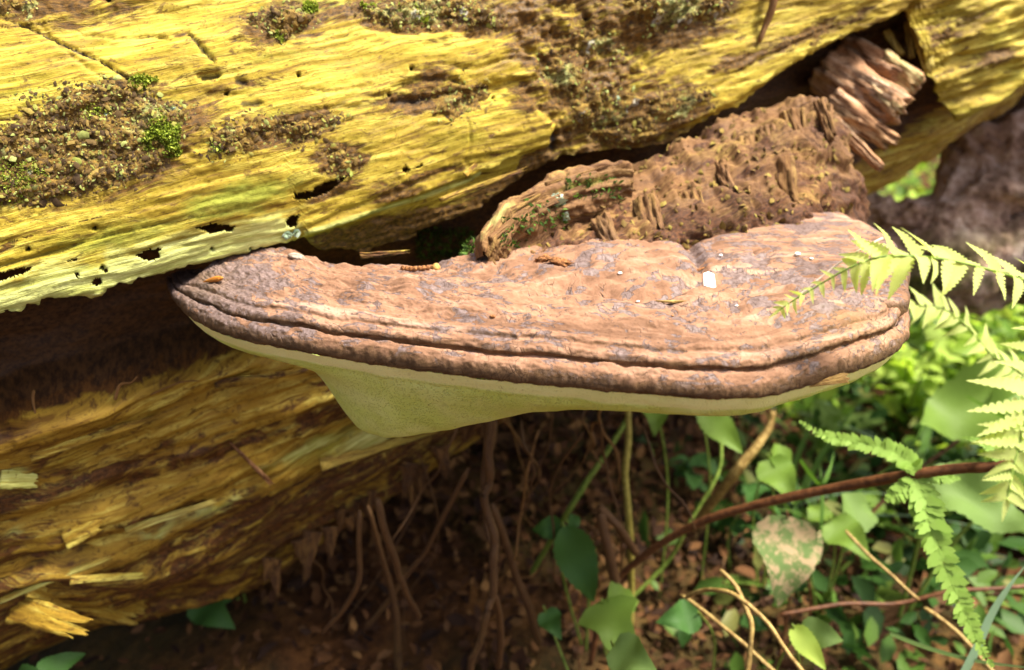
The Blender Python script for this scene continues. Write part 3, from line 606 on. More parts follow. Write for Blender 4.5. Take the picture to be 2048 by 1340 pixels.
def flakes(name, C, N, size, mat, parent, rs_, tilt=.6, flat=.15, tint=None):
    """many small bent chips as one mesh: centres C, normals N"""
    n = len(C); r = np.random.default_rng(rs_); sz = size*np.exp(r.normal(0, .45, n))
    a = r.normal(size=(n, 3)); N = N + tilt*r.normal(size=(n, 3))*.5; N /= np.linalg.norm(N, axis=1)[:, None]
    T = a-(a*N).sum(1)[:, None]*N; T /= np.linalg.norm(T, axis=1)[:, None]; B = np.cross(N, T); asp = r.uniform(.35, .9, n)
    q = [(-1, -.7), (-.1, -1), (.9, -.6), (1, .5), (.1, 1), (-.9, .6)]
    V = [C+N*(sz*.35)[:, None]]
    for x, y in q:
        jx_, jy_ = r.uniform(.6, 1.15, n), r.uniform(.6, 1.15, n)
        V.append(C + T*(sz*x*jx_)[:, None]+B*(sz*asp*y*jy_)[:, None] + N*(sz*r.uniform(-flat, flat, n))[:, None])
    V = np.stack(V, 1).reshape(-1, 3); b = np.arange(n)*7
    F = np.concatenate([np.stack([b, b+1+k, b+1+(k+1) % 6], 1) for k in range(6)])
    t = r.random(n) if tint is None else np.clip(tint, 0, 1)
    o = mesh_np(name, V, F, mat, parent, False, {'tint': np.repeat(t, 7)}); o['kind'] = 'stuff'; return o
def tufts(name, C, N, length, mat, parent, rs_, spread=.7, w=.22):
    n = len(C); r = np.random.default_rng(rs_); L = length*np.exp(r.normal(0, .3, n)); D = N+spread*r.normal(size=(n, 3))*.6; D /= np.linalg.norm(D, axis=1)[:, None]
    a = r.normal(size=(n, 3)); T = np.cross(D, a); T /= np.linalg.norm(T, axis=1)[:, None]; B = np.cross(D, T)
    V = np.stack([C-T*(L*w*.4)[:, None], C+T*(L*w*.4)[:, None], C+D*(L*.55)[:, None]+T*(L*w)[:, None]+B*(L*.1)[:, None], C+D*(L*.55)[:, None]-T*(L*w)[:, None]+B*(L*.1)[:, None], C+D*L[:, None]-B*(L*.15)[:, None]], 1).reshape(-1, 3)
    b = np.arange(n)*5; F = np.concatenate([np.stack([b, b+1, b+2], 1), np.stack([b, b+2, b+3], 1), np.stack([b+3, b+2, b+4], 1)])
    o = mesh_np(name, V, F, mat, parent, False, {'tint': np.repeat(r.random(n), 5)}); o['kind'] = 'stuff'; return o
NRM = (-np.cos(PHI))[..., None]*YB+np.sin(PHI)[..., None]*ZB
bark_pts = []
def bark_patch(poly, h, label=None, warp=1.0, fl=0):
    a = np.array(poly, float); x = wx+warp*22*fbm(ipx/26, ipy/16, 3.0, 4); y = wy+warp*14*fbm(ipx/26, ipy/16, 6.0, 4)
    m = front & (ipx > a[:, 0].min()-40) & (ipx < a[:, 0].max()+40) & (ipy > a[:, 1].min()-40) & (ipy < a[:, 1].max()+40)
    sd = np.full(PHI.shape, -99.0); sd[m] = poly_sd(x[m], y[m], poly)
    k = (sd > -2); kf = k[:-1, :-1] & k[1:, 1:] & k[1:, :-1] & k[:-1, 1:]
    rise = h*sstep(-2, 26, sd)*(0.45+0.55*sstep(-.5, .6, fbm(SS*55, ARC*75, 2.0, 4))) + 0.35*h*fbm(SS*190, ARC*260, 5.0, 3)*sstep(0, 12, sd)-.0006
    V = log_pt(SS, PHI, R_SH+rise)
    Vc, Fc, at_ = compact(V.reshape(-1, 3), grid_faces(nr, nc, kf), {'gr': gr.reshape(-1, 3)})
    o = mesh_np('bark_patch', Vc, Fc, BARK, log, True, at_)
    if label: o['label'] = label
    if fl:
        ii = np.argwhere(sd > -7); ii = ii[rng.integers(0, len(ii), fl)]; i0, j0 = ii[:, 0], ii[:, 1]
        fo = flakes('bark_crumbs', V[i0, j0]+NRM[i0, j0]*.0004*(sd[i0, j0] < 0)[:, None], NRM[i0, j0], .0009, FLAKE, o, fl, .5, .12, rng.random(fl)**1.5*.86)
    return V, sd
B1 = [(-60,300),(20,250),(85,215),(130,185),(190,165),(260,160),(300,185),(330,205),(385,225),(375,262),(350,300),(330,335),(260,365),(180,388),(90,405),(0,415),(-80,420)]
V1, sd1 = bark_patch(B1, .0045, 'large flaky bark patch with moss and lichen', 1.0, 5200)
bark_patch([(490,45),(530,25),(580,12),(625,22),(632,45),(600,75),(575,95),(545,85),(520,60)], .007, 'dark knobbly bark scab', .7, 420)
bark_patch([(690,25),(740,10),(800,-10),(900,-20),(960,0),(1010,30),(1000,58),(930,50),(860,52),(800,60),(740,45)], .006, None, 1, 1300)
bark_patch([(1240,-20),(1320,-30),(1440,-20),(1450,25),(1410,48),(1360,55),(1300,60),(1255,35)], .007, None, 1, 900)
bark_patch([(-40,-20),(60,-20),(100,15),(70,45),(10,48),(-40,50)], .005, None, 1, 420)
bark_patch([(420,265),(470,245),(520,230),(560,238),(620,245),(678,232),(690,240),(640,270),(600,300),(540,285),(500,305),(440,318),(400,312)], .0035, None, 1, 800)
bark_patch([(635,305),(665,292),(700,300),(712,320),(690,345),(660,350),(640,330)], .005, None, .8, 220)
bark_patch([(845,215),(870,175),(930,160),(985,165),(990,190),(950,225),(915,245),(880,240)], .004, None, 1, 300)
bark_patch([(1085,110),(1130,100),(1170,130),(1200,175),(1250,160),(1285,200),(1240,250),(1290,270),(1210,290),(1140,240),(1120,190),(1090,160)], .004, None, 1, 900)
bark_patch([(1310,190),(1380,170),(1430,190),(1380,225),(1320,260),(1260,292),(1220,285)], .004, None, 1, 500)
bark_patch([(35,198),(65,190),(98,192),(90,203),(50,208)], .004, None, .5, 60)
bark_patch([(1130,60),(1190,50),(1250,80),(1240,120),(1180,110)], .003, None, 1, 250)
bark_patch([(1580,95),(1620,70),(1670,45),(1690,50),(1640,85),(1600,105)], .003, None, .8, 0)
def sd_pick(poly, n, V=None):
    m = front & (np.abs(ipx-np.mean([p[0] for p in poly])) < 200); sd = np.full(PHI.shape, -99.0); sd[m] = poly_sd(wx[m], wy[m], poly)
    ii = np.argwhere(sd > 0); ii = ii[rng.integers(0, len(ii), n)]; i0, j0 = ii[:, 0], ii[:, 1]
    return log_pt(SS, PHI, R_SH)[i0, j0], NRM[i0, j0], sd[i0, j0]
def moss(poly, n, lift, L, mat=MOSS, name='moss_cushion'):
    C, N, sd = sd_pick(poly, n); C = C+N*(.55*lift*sstep(0, 25, sd)*rng.uniform(.2, 1, len(C)))[:, None]
    return tufts(name, C, N, L, mat, log, n)
moss([(290,240),(315,228),(335,222),(350,240),(365,262),(356,285),(362,312),(335,318),(318,300),(300,305),(275,285),(292,262)], 3000, .008, .0019)
moss([(150,225),(200,205),(235,225),(200,250),(160,262)], 500, .006, .0018)
moss([(255,165),(300,152),(315,165),(290,185),(260,180)], 450, .004, .0018)
moss([(20,300),(70,320),(120,345),(60,400),(0,410),(-20,330)], 700, .006, .0016)
moss([(-20,5),(15,0),(25,20),(0,28)], 400, .007, .002)
moss([(600,10),(632,8),(636,28),(612,35)], 350, .007, .002)
moss([(780,25),(800,8),(850,15),(860,45),(820,38),(790,45)], 500, .007, .002)
moss([(720,12),(745,8),(750,25),(725,30)], 200, .006, .002)
moss([(540,75),(560,70),(575,85),(560,95)], 150, .006, .0016)
moss([(420,290),(450,280),(470,300),(430,312)], 220, .004, .0016)
for px_, py_, r_ in [(572,466,20),(590,462,12),(1237,194,7),(1115,400,11),(1130,433,7),(1122,449,5),(215,232,9),(1150,420,3),(350,228,14)]:
    p, nrm, _ = shell_at(px_, py_) if py_ < 300 or px_ < 620 else (None, None, None)
    if p is None: continue
    n = 130 if r_ > 10 else 40; ang = rng.uniform(0, 6.28, n); rad = np.sqrt(rng.random(n))*r_/FPX*bd[0, 0]*1.0*.95
    C = p + (np.cos(ang)*rad)[:, None]*AX+(np.sin(ang)*rad*.6)[:, None]*np.cross(nrm, AX)+nrm*.0012
    flakes('lichen_spot', C, np.tile(nrm, (n, 1)), .0010, LICH, log, int(px_), .7)

# ------------------------------------------------------------------ rotten wood between shell and fungus, torn chunk, splinters
LOWB = [bvh_of(lower), bvh_of(core)]
def loft(name, rails, nu, nv, mat, parent, disp_, mkf, label=None, back=0.03):
    """rails: list of lists of (px,py,d), top to base; a lip behind the first rail closes it towards the hollow"""
    R = []
    for r in rails:
        a = np.array([P(*q) for q in r]); t = np.linspace(0, len(a)-1, nu); R.append(np.stack([catmull(t, a[:, k]) for k in range(3)], 1))
    R = np.array([R[0]+back*FW+np.array([0, 0, -.012])] + R + [R[-1]+np.array([0, .01, -.025])]); tv = np.linspace(0, len(R)-1, nv)
    G = np.stack([[catmull(tv, R[:, i, k]) for i in range(nu)] for k in range(3)], -1).transpose(1, 0, 2)
    gu = np.gradient(G, axis=1); gv = np.gradient(G, axis=0); N = np.cross(gv, gu); N /= np.linalg.norm(N, axis=2)[..., None]+1e-12
    if (N*(G-CAM)).sum(2).mean() > 0: N = -N
    G = G + N*disp_(G)[..., None]; px_, py_, _ = proj(G)
    g = np.stack([np.cumsum(np.linalg.norm(gu, axis=2), 1), np.cumsum(np.linalg.norm(gv, axis=2), 0), 0*px_], -1)
    o = mesh_np(name, G.reshape(-1, 3), grid_faces(nv, nu), mat, parent, True, {'gr': g.reshape(-1, 3), 'mk': mkf(px_, py_).reshape(-1, 4)})
    if label: o['label'] = label
    return o
TOP = [(930,520,.497),(985,470,.508),(1080,400,.535),(1180,352,.558),(1300,315,.576),(1390,276,.592),(1490,238,.606),(1590,198,.624),(1650,205,.625),(1690,260,.64),(1715,350,.65),(1740,440,.66)]
MIDR = [(935,525,.49),(1000,500,.493),(1090,455,.506),(1185,430,.518),(1300,410,.53),(1400,380,.545),(1500,350,.56),(1590,330,.575),(1650,330,.59),(1690,360,.61),(1715,410,.625),(1738,455,.64)]
BAS = [(940,535,.485),(1005,530,.482),(1100,510,.487),(1190,500,.493),(1300,490,.503),(1400,475,.52),(1500,470,.535),(1590,470,.55),(1650,470,.565),(1690,475,.585),(1715,480,.605),(1738,490,.625)]
def rdisp(G):
    x, y, z = G[..., 0], G[..., 1], G[..., 2]
    return .008*fbm(x*28, y*28, z*34, 3)+.0045*fbm(x*75, y*75, z*70, 4)+.0012*fbm(x*260, y*260, z*260, 2)
def rmk(px_, py_):
    m = np.zeros(px_.shape+(4,)); m[..., 0] = .25+.5*fbm(px_/60, py_/40, 1.0, 3)+.45*sstep(-10, 110, py_-interp(px_, [(940,430),(1300,400),(1500,360),(1720,330)])); m[..., 1] = .8*blobs(px_, py_, [(1080,430,40,30,-30),(1180,380,70,18,-15),(1050,475,40,20,-30),(1000,490,25,25,0)]); return np.clip(m, 0, 1)  # browner towards the base, painting the ridge's deeper shadow
ridge = loft('rotten_wood_ridge', [TOP, MIDR, BAS], 360, 120, W_ROT, log, rdisp, rmk, 'crumbly brown rotten wood behind the fungus')
FLT = [(958,512,.478),(962,470,.482),(985,432,.492),(1030,400,.503),(1090,368,.514),(1160,345,.525),(1225,328,.536),(1262,330,.545)]
FLB = [(975,512,.474),(1000,488,.477),(1035,462,.486),(1085,428,.495),(1130,408,.506),(1180,385,.517),(1235,368,.53),(1268,352,.54)]
def fdisp(G):
    s_ = np.cumsum(np.linalg.norm(np.gradient(G, axis=1), axis=2), 1); t_ = np.cumsum(np.linalg.norm(np.gradient(G, axis=0), axis=2), 0)
    return .0052*fbm(s_*16, t_*190, 1.0, 4)+.0035*fbm(s_*60, t_*80, 5.0, 4)
def fmk(px_, py_):
    m = np.zeros(px_.shape+(4,)); m[..., 0] = .02+.4*fbm(px_/30, py_/30, 3.0, 3); m[..., 1] = .7*ell(px_, py_, 1150, 372, 80, 12, -15); m[..., 2] = .55*ell(px_, py_, 990, 440, 70, 12, -50)+.35*np.clip(fbm(px_/20, py_/20, 8.0, 2), 0, 1); return np.clip(m, 0, 1)
FLT = [(x, y, d-.010) for x, y, d in FLT]; FLB = [(x, y, d-.008) for x, y, d in FLB]
flap = loft('curled_wood_flap', [FLT, FLB], 220, 50, W_ROT, log, fdisp, fmk, 'curled fibrous strip of wood standing over the fungus', .015)
for k in range(9):
    i = rng.integers(0, 5); q = rng.random(); mixp = lambda j: tuple(np.array(FLT[j])*(1-q)+np.array(FLB[j])*q); a_, b_ = mixp(i), mixp(min(i+2, 7))
    spl0 = (a_, b_); SPQ = globals().setdefault('SPQ', []); SPQ.append((spl0, 8+8*rng.random(), 500+k))
RIDB = [bvh_of(ridge), bvh_of(flap)]
C_, N_ = [], []
for _ in range(700):
    px_ = rng.uniform(990, 1700); py_ = rng.uniform(220, 500); h = cast(RIDB[:1], px_, py_)
    if h is not None: C_.append(h[0]+.0006*h[1]*(-1 if h[1]@(h[0]-CAM) > 0 else 1)); N_.append(h[1]*(-1 if h[1]@(h[0]-CAM) > 0 else 1))
CR_T = np.clip(.2+rng.random(len(C_))*.42, 0, 1)
flakes('wood_crumbs', np.array(C_), np.array(N_), .0017, FLAKE, log, 5, 1.0, .3, CR_T)

def splinter(a, b, w0, w1, thick, mat, parent=None, seed=0, name='splinter', bend=0.0, jag=.25, mk_=(0.15, 0, 0, 0), face=None):
    """torn sliver from a to b (world), flat, fibrous, with a ragged end"""
    r = np.random.default_rng(seed); a = np.array(a); b = np.array(b); L = np.linalg.norm(b-a); T = (b-a)/L
    f = (CAM-(a+b)/2) if face is None else np.array(face, float); W = np.cross(T, f); W /= np.linalg.norm(W); H = np.cross(W, T)
    if H@f < 0: H = -H
    nx, nw = 26, 13; x = np.linspace(0, 1, nx); y = np.linspace(-1, 1, nw); X, Y = np.meshgrid(x, y, indexing='ij')
    endx = 1-jag*np.abs(fbm(y*2.3+seed, seed*1.7, 2.0, 3))*1.2; XX = X*endx[None]
    wd = w0+(w1-w0)*XX; wd = wd*(1+.18*fbm(XX*4+seed, .5+seed, 1.0, 2))
    top = thick*(.5*(1-.55*Y**4)+.35*fbm(XX*2.5, Y*4+seed*3.1, 4.0, 3))*(1-.45*XX); bot = -thick*.4*(1-Y**2)*(1-.5*XX)
    cen = a+(XX*L)[..., None]*T+(bend*L*4*XX*(1-XX))[..., None]*H+(Y*wd/2)[..., None]*W
    Vt = cen+top[..., None]*H; Vb = cen+bot[..., None]*H
    n = nx*nw; i = np.arange(n).reshape(nx, nw); Ft = grid_faces(nx, nw); Fb = Ft[:, ::-1]+n
    ring = np.concatenate([i[0, :], i[1:, -1], i[-1, -2::-1], i[-2:0:-1, 0]]); r2 = np.roll(ring, -1); Wl = np.stack([ring, ring+n, r2+n, r2], 1)
    V = np.concatenate([Vt.reshape(-1, 3), Vb.reshape(-1, 3)]); g = np.stack([XX*L, Y*wd/2+seed*.1, 0*XX+seed], -1).reshape(-1, 3)
    return mesh_np(name, V, np.concatenate([Ft, Fb, Wl]), mat, parent, True, {'gr': np.concatenate([g, g+[0, 0, .01]]), 'mk': np.tile(mk_, (2*n, 1))})
def spl(p0, p1, w0, w1, th, mat, seed, **k):
    return splinter(P(*p0), P(*p1), w0*p0[2]/FPX, w1*p1[2]/FPX, th, mat, log, seed, **k)
for (a_, b_), w_, sd_ in SPQ: spl((a_[0], a_[1], a_[2]-.004), (b_[0], b_[1], b_[2]-.003), w_, w_*.4, .0025, W_ROT, sd_, jag=.5, mk_=(.0, .1, .12, 0))
# torn reddish chunk wedged under the shell
spl((1690,100,.715),(1836,176,.668), 62, 62, .030, W_RED, 3, name='torn_chunk', jag=.06, mk_=(.35, 0, .0, 0))
spl((1765,118,.69),(1834,172,.660), 40, 46, .012, W_RED, 31, name='torn_chunk', jag=.10, mk_=(-.1, 0, .45, 0))
spl((1655,140,.70),(1808,232,.655), 96, 74, .036, W_RED, 8, name='torn_chunk', jag=.10, mk_=(.35, 0, 0, 0))
spl((1735,172,.67),(1803,226,.645), 34, 38, .012, W_RED, 33, name='torn_chunk', jag=.16, mk_=(-.1, 0, .35, 0))
spl((1660,205,.68),(1792,292,.652), 60, 34, .018, W_RED, 15, name='torn_chunk', jag=.16, mk_=(.4, 0, 0, 0))
spl((1668,245,.67),(1766,340,.640), 26, 20, .010, W_RED, 19, name='torn_chunk', jag=.12, mk_=(.25, 0, 0, 0), bend=-.05)
spl((1772,62,.70),(1806,112,.69), 16, 10, .006, W_SPL, 23); spl((1815,45,.70),(1824,118,.69), 14, 12, .006, W_SPL, 24); spl((1838,40,.69),(1860,150,.685), 40, 16, .008, W_SPL, 29)
# stubs of fibre along the rotten ridge
for k, (a, b, w_) in enumerate([((1575,225,.605),(1615,330,.59),34),((1600,222,.61),(1614,322,.598),26),((1640,205,.62),(1668,285,.60),26),((1530,260,.595),(1545,320,.58),40),((1490,280,.585),(1500,345,.57),36),((1440,330,.565),(1462,385,.55),30),((1655,215,.625),(1660,300,.61),20),((1560,320,.575),(1580,410,.565),50),((1480,380,.55),(1490,440,.545),40),((1620,350,.59),(1622,430,.575),40),((1200,440,.51),(1230,500,.497),44),((1290,400,.53),(1310,470,.51),50),((1380,390,.545),(1400,450,.53),46)]):
    spl(a, b, w_, w_*.75, .010, W_ROT, 40+k, jag=.3, mk_=(.25 if k % 2 else .0, 0, .1, 0))
# layered edges under the crease
for k, (a, b, w_, th) in enumerate([((600,508,.490),(842,456,.515),26,.003),((800,430,.505),(1010,345,.53),26,.003),((880,400,.515),(1060,335,.538),12,.003),((720,512,.488),(825,503,.492),14,.004),((930,350,.52),(955,325,.525),12,.002),((870,460,.515),(960,415,.525),30,.003)]):
    if k in (0, 1, 5): continue
    spl(a, b, w_, w_*.6, th, W_LOW, 70+k, jag=.35, mk_=(.45, .15, .1, 0))
# strips and slivers of the lower side
def low_at(px, py):
    h = cast(LOWB, px, py); return h[2]*(Vector(P(px, py, 1.)-CAM).normalized().dot(Vector(FW))) if h else .56
for k, (a, b, w0, w1, th, mt, mkk) in enumerate([((0,958),(78,962),40,26,.004,W_LOW,(0,.1,.75,0)),((60,1172),(292,1228),44,52,.006,W_LOW,(-.2,.1,0,0)),((30,1215),(180,1262),60,40,.006,W_LOW,(-.1,.0,0,0)),((28,1222),(86,1275),18,16,.004,W_LOW,(-.2,0,.2,0)),((140,1160),(298,1150),20,10,.004,W_LOW,(.2,.2,0,0)),((0,1200),(230,1110),14,10,.006,W_LOW,(.1,.0,.5,0)),((460,885),(548,972),6,10,.004,W_RED,(.6,0,0,0)),((0,930),(180,872),30,14,.007,W_SPL,(.2,0,0,0)),((60,910),(330,830),26,10,.004,W_LOW,(.3,0,0,0)),((0,1010),(270,905),34,12,.008,W_LOW,(.2,0,0,0)),((430,960),(560,905),26,10,.006,W_SPL,(.2,.2,0,0)),((130,1080),(210,1046),40,22,.004,W_LOW,(.1,0,0,0)),((250,1060),(440,1000),18,10,.004,W_LOW,(.0,.2,.5,0)),((500,990),(760,880),22,10,.007,W_SPL,(.1,.35,.4,0)),((640,930),(900,850),24,12,.007,W_SPL,(.2,.3,.3,0)),((430,770),(645,735),22,8,.006,W_LOW,(.4,0,.1,0)),((380,860),(540,810),16,8,.006,W_SPL,(.2,0,.0,0)),((560,1060),(820,930),30,14,.01,W_LOW,(.5,0,0,0)),((420,1130),(640,1030),26,14,.01,W_LOW,(.55,0,0,0)),((700,960),(960,850),20,12,.008,W_LOW,(.3,.1,0,0))]):
    if k in (7, 9, 10, 13, 16, 17, 18, 19): continue
    spl((*a, low_at(*a)-.001), (*b, low_at(*b)-.004), w0, w1, th, mt, 100+k, jag=.3, mk_=mkk, bend=.02)
# ragged fibres hanging off the bottom edge, small twigs caught on the log
FIB = mat_wood('wood_fibre', (.08, .034, .009), (.16, .075, .018), (.27, .15, .04), (.07, .03, .009), 0.1)
fr_rng = np.random.default_rng(21)
for k in range(26):
    x0 = fr_rng.uniform(540, 975); y0 = float(interp(x0, SIL))-fr_rng.uniform(6, 34); L = fr_rng.uniform(25, 75)*(1.5 if 590 < x0 < 680 else 1)*(1.3 if 790 < x0 < 850 else 1)
    d_ = low_at(x0-8, y0-20)+.004; spl((x0, y0, d_), (x0+fr_rng.normal(0, 12), y0+L, d_+.008), fr_rng.uniform(14, 44), 4, .004, FIB, 140+k, jag=.5, mk_=(.55, 0, 0, 0))
for pts, r_ in [([(230,800),(240,770),(262,765),(275,752)],4),([(68,780),(66,800),(72,833)],3.5),([(300,790),(360,765),(400,762)],2)]:
    d_ = low_at(pts[0][0], pts[0][1]+25)-.006; tube('fibre', [P(x, y, d_) for x, y in pts], [r_*d_/FPX, r_*d_/FPX*.8]+[r_*d_/FPX*.4]*(len(pts)-2), FIB, log, 6, 5)
p, nrm, _ = shell_at(1515, 60)
tag(tube('dry_stalk', [shell_at(1528, -60, .006)[0], shell_at(1524, 10, .010)[0], shell_at(1518, 50, .007)[0], shell_at(1505, 88, .002)[0]], [.003, .0032, .0028, .0016], FIB, None, 7, 5), 'short brown stalk lying across the yellow upper face of the log', 'stalk')

# roots hanging from the log
ROOT = mat_wood('root_brown', (.04, .017, .005), (.085, .038, .010), (.15, .078, .022), (.04, .016, .005), 0.0)
def hang(name, pts, r, label, cat='root', seed=0):
    tag(tube(name, [P(*q) for q in pts], np.array(r)/1000, ROOT, None, 7, 7, .0025), label, cat)
hang('hanging_root', [(985,840,.60),(975,905,.60),(978,965,.605),(968,1005,.607),(985,1065,.61),(990,1110,.612),(988,1180,.617),(972,1230,.62),(958,1290,.63),(940,1350,.64),(930,1430,.66)], [5,4.2,3.6,3.4,3.4,3.6,3.2,3.2,3.0,2.8,2.6], 'long wavy tan root hanging from the log to the soil')
hang('hanging_root', [(975,870,.612),(966,960,.62),(972,1040,.622),(985,1100,.625)], [3,2.6,2.2,1.5], 'short thin root beside the long wavy hanging root')
hang('hanging_root', [(755,1000,.59),(790,1120,.615),(815,1180,.63),(840,1240,.66)], [3.4,3,2.6,2], 'straight thin root dropping from the log edge into the dark')
hang('hanging_root', [(718,1020,.59),(715,1150,.61),(690,1215,.625),(645,1265,.64)], [2.4,2.4,2.2,1.6], 'fine curved root under the log beside the shredded fibres')
hang('dead_twig', [(935,940,.68),(865,1075,.71),(815,1150,.73),(730,1260,.76)], [2.4,2.4,2.6,2.4], 'slanting dim stem in the dark beneath the log', 'twig')
hang('dead_twig', [(735,1010,.68),(785,1200,.74),(800,1350,.78)], [2,3,5], 'upright brown stem in the dark beneath the log', 'twig')
hang('dead_twig', [(985,1010,.70),(1035,1160,.735),(1062,1225,.75),(1080,1290,.78)], [3.4,3.8,4,3.6], 'pale slanting stem beside the long hanging root', 'twig')
hang('hanging_root', [(985,1180,.63),(1000,1250,.65),(995,1340,.68)], [2.4,3,3], 'lower branch root below the long wavy hanging root')

hr = np.random.default_rng(77)
for k in range(17):
    x0 = hr.uniform(560, 1330); y0 = float(interp(x0, SIL))-hr.uniform(5, 40) if x0 < 980 else hr.uniform(800, 860); d_ = (low_at(x0-8, y0-20)+.01) if x0 < 960 else hr.uniform(.66, .82)
    p0 = P(x0, y0, d_); L = hr.uniform(.06, .22); q = [p0]
    for j in range(4): q.append(q[-1]+np.array([hr.normal(0, .014), hr.normal(.006, .012), -L/4]))
    tag(tube('root_fibre', q, np.array([1.0, .9, .8, .6, .4])*hr.uniform(.0007, .0017), ROOT if k % 3 else FIB, None, 5, 5, .003), 'fine brown root fibre dangling '+('from the shredded lower edge of the log' if x0 < 800 else 'beside the long wavy hanging root' if x0 < 1080 else 'in the dark behind the yellow-green stalk'), 'root', 'fine roots hanging under the log')

def cast_pts(bv, x0, x1, y0, y1, n):
    C_, N_ = [], []
    for _ in range(n):
        h = cast(bv, hr.uniform(x0, x1), hr.uniform(y0, y1))
        if h is not None: sg = -1 if h[1]@(h[0]-CAM) > 0 else 1; C_.append(h[0]); N_.append(h[1]*sg)
    return np.array(C_), np.array(N_)
for x0, x1, y0, y1, n in [(830,950,455,520,700),(1040,1130,400,460,90),(1000,1060,430,500,90),(1130,1240,350,400,110)]:
    C_, N_ = cast_pts(RIDB+LOWB, x0, x1, y0, y1, n)
    if len(C_) > 5: tufts('moss_film', C_, N_, .0030, MOSSD, log, n+x0, .9)
for x, y, r_ in [(1115,400,10),(1130,432,5)]:
    C_, N_ = cast_pts(RIDB, x-r_, x+r_, y-r_*1.3, y+r_*1.3, 50)
    if len(C_) > 3: flakes('lichen_spot', C_+N_*.0006, N_, .0011, LICH, log, x, .7)

# ------------------------------------------------------------------ small things lying on the fungus
def mat_plain(name, c0, c1, scale=300, rough=.7, spec=.3, stretch=(1, 1, 1), trans=0):
    m = M(name); n = m.noise(m.scale(m.obj(), stretch), scale, 4, .65); c = m.mix(m.sm(n, .35, .65), c0, c1)
    m.done(c, rough, m.bump(n, .0006), spec)
    if trans:
        tr = m.n.new('ShaderNodeBsdfTranslucent'); m.put(tr.inputs[0], c); mx = m.n.new('ShaderNodeMixShader'); mx.inputs[0].default_value = trans
        m.l.new(m.bsdf.outputs[0], mx.inputs[1]); m.l.new(tr.outputs[0], mx.inputs[2]); m.l.new(mx.outputs[0], m.n['Material Output'].inputs[0])
    return m.m
AMBER = mat_plain('bud_scale_amber', (.26, .085, .012), (.50, .20, .03), 500, .4)
TAN = mat_plain('chip_tan', (.30, .16, .04), (.55, .34, .10), 260, .6, .3, (1, 3, 3))
STRAW = mat_plain('straw', (.20, .12, .03), (.40, .28, .09), 200, .6)
WHITE = mat_plain('chip_white', (.78, .70, .58), (.92, .88, .80), 300, .6)
CRUMB = mat_plain('crumb_brown', (.12, .045, .014), (.34, .15, .05), 700, .9)
GREY = mat_plain('pod_grey', (.16, .12, .09), (.40, .34, .26), 500, .6)
def cap_pt(px, py):
    h = cast(CAPB, px, py) or cast(CAPB, px, py+14) or cast(CAPB, px, py+30); n = h[1]*(1 if h[1][2] > 0 else -1); return h[0], n, h[2]
def lump(name, px, py, lx, ly, lz, ang, mat, label, cat, seed=0, rough=.25, taper=0.0, sink=.15):
    """irregular lump resting on the cap; sizes in px along/across/up, ang in the picture plane of the cap"""
    p, n, d = cap_pt(px, py); k = d*.93/FPX; e1 = np.array([1., 0, 0]); e1 = e1-(e1@n)*n; e1 /= np.linalg.norm(e1); e2 = np.cross(n, e1)
    a = math.radians(ang); T = e1*math.cos(a)+e2*math.sin(a); B = np.cross(n, T)
    nu, nv = 18, 11; u = np.linspace(0, 2*np.pi, nu, endpoint=False); v = np.linspace(-np.pi/2, np.pi/2, nv); U, Vv = np.meshgrid(u, v)
    x, y, z = np.sin(Vv), np.cos(Vv)*np.cos(U), np.cos(Vv)*np.sin(U); tp = 1-taper*(x*.5+.5)
    q = 1+rough*fbm(x*1.6+seed, y*1.6, z*1.6, 3)
    V = p+n*(lz*k*(1-sink)) + (x*q*lx*k)[..., None]*T+(y*q*tp*ly*k)[..., None]*B+(z*q*tp*lz*k)[..., None]*n
    i = np.arange(nu*nv).reshape(nv, nu); j = np.roll(i, -1, 1); F = np.stack([i[:-1], j[:-1], j[1:], i[1:]], -1).reshape(-1, 4)
    return tag(mesh_np(name, V.reshape(-1, 3), F, mat), label, cat)
bud = lump('bud_scale', 430, 563, 27, 8.5, 8, 176, AMBER, 'pointed amber bud scale lying on the dark end of the cap under the lip', 'bud scale', 1, .12, .75)
lump('seed_pod', 592, 517, 17, 11, 6, 0, GREY, 'small flat grey pod on the cap under the log lip', 'pod', 2, .12)
for k in range(8): pass
# ribbed frass pellet string
p0, n0, d0 = cap_pt(806, 539); p1, n1, d1 = cap_pt(872, 538)
fr = empty('frass_string', tuple(p0), 'ribbed brown frass string with a pale knob at the back of the cap', 'frass')
for k in range(9):
    f_ = k/8; hp = cast(CAPB, 806+66*f_, 539+1.5*math.sin(f_*5)); c = hp[0]+.0008*np.array([0, 0, 1]); r_ = .0016 if k < 8 else .0028
    u = np.linspace(0, 2*np.pi, 8, endpoint=False); v = np.linspace(-np.pi/2, np.pi/2, 6); U, Vv = np.meshgrid(u, v)
    q = r_*(1+.3*fbm(np.cos(U)*np.cos(Vv)*2+k, np.sin(U)*np.cos(Vv)*2, np.sin(Vv)*2, 2)); V = c+np.stack([q*np.cos(U)*np.cos(Vv), q*np.sin(U)*np.cos(Vv), q*np.sin(Vv)], -1)
    i = np.arange(48).reshape(6, 8); j = np.roll(i, -1, 1); mesh_np('pellet', V.reshape(-1, 3), np.stack([i[:-1], j[:-1], j[1:], i[1:]], -1).reshape(-1, 4), CRUMB if k < 8 else TAN, fr)
lump('wood_crumb', 1086, 523, 15, 8, 7, 0, CRUMB, 'left lump of a pair of reddish wood crumbs on the cap', 'crumb', 5, .7)
lump('wood_crumb', 1120, 528, 22, 9, 7, -5, CRUMB, 'longer crumbly reddish wood crumb beside its smaller neighbour on the cap', 'crumb', 9, .8)
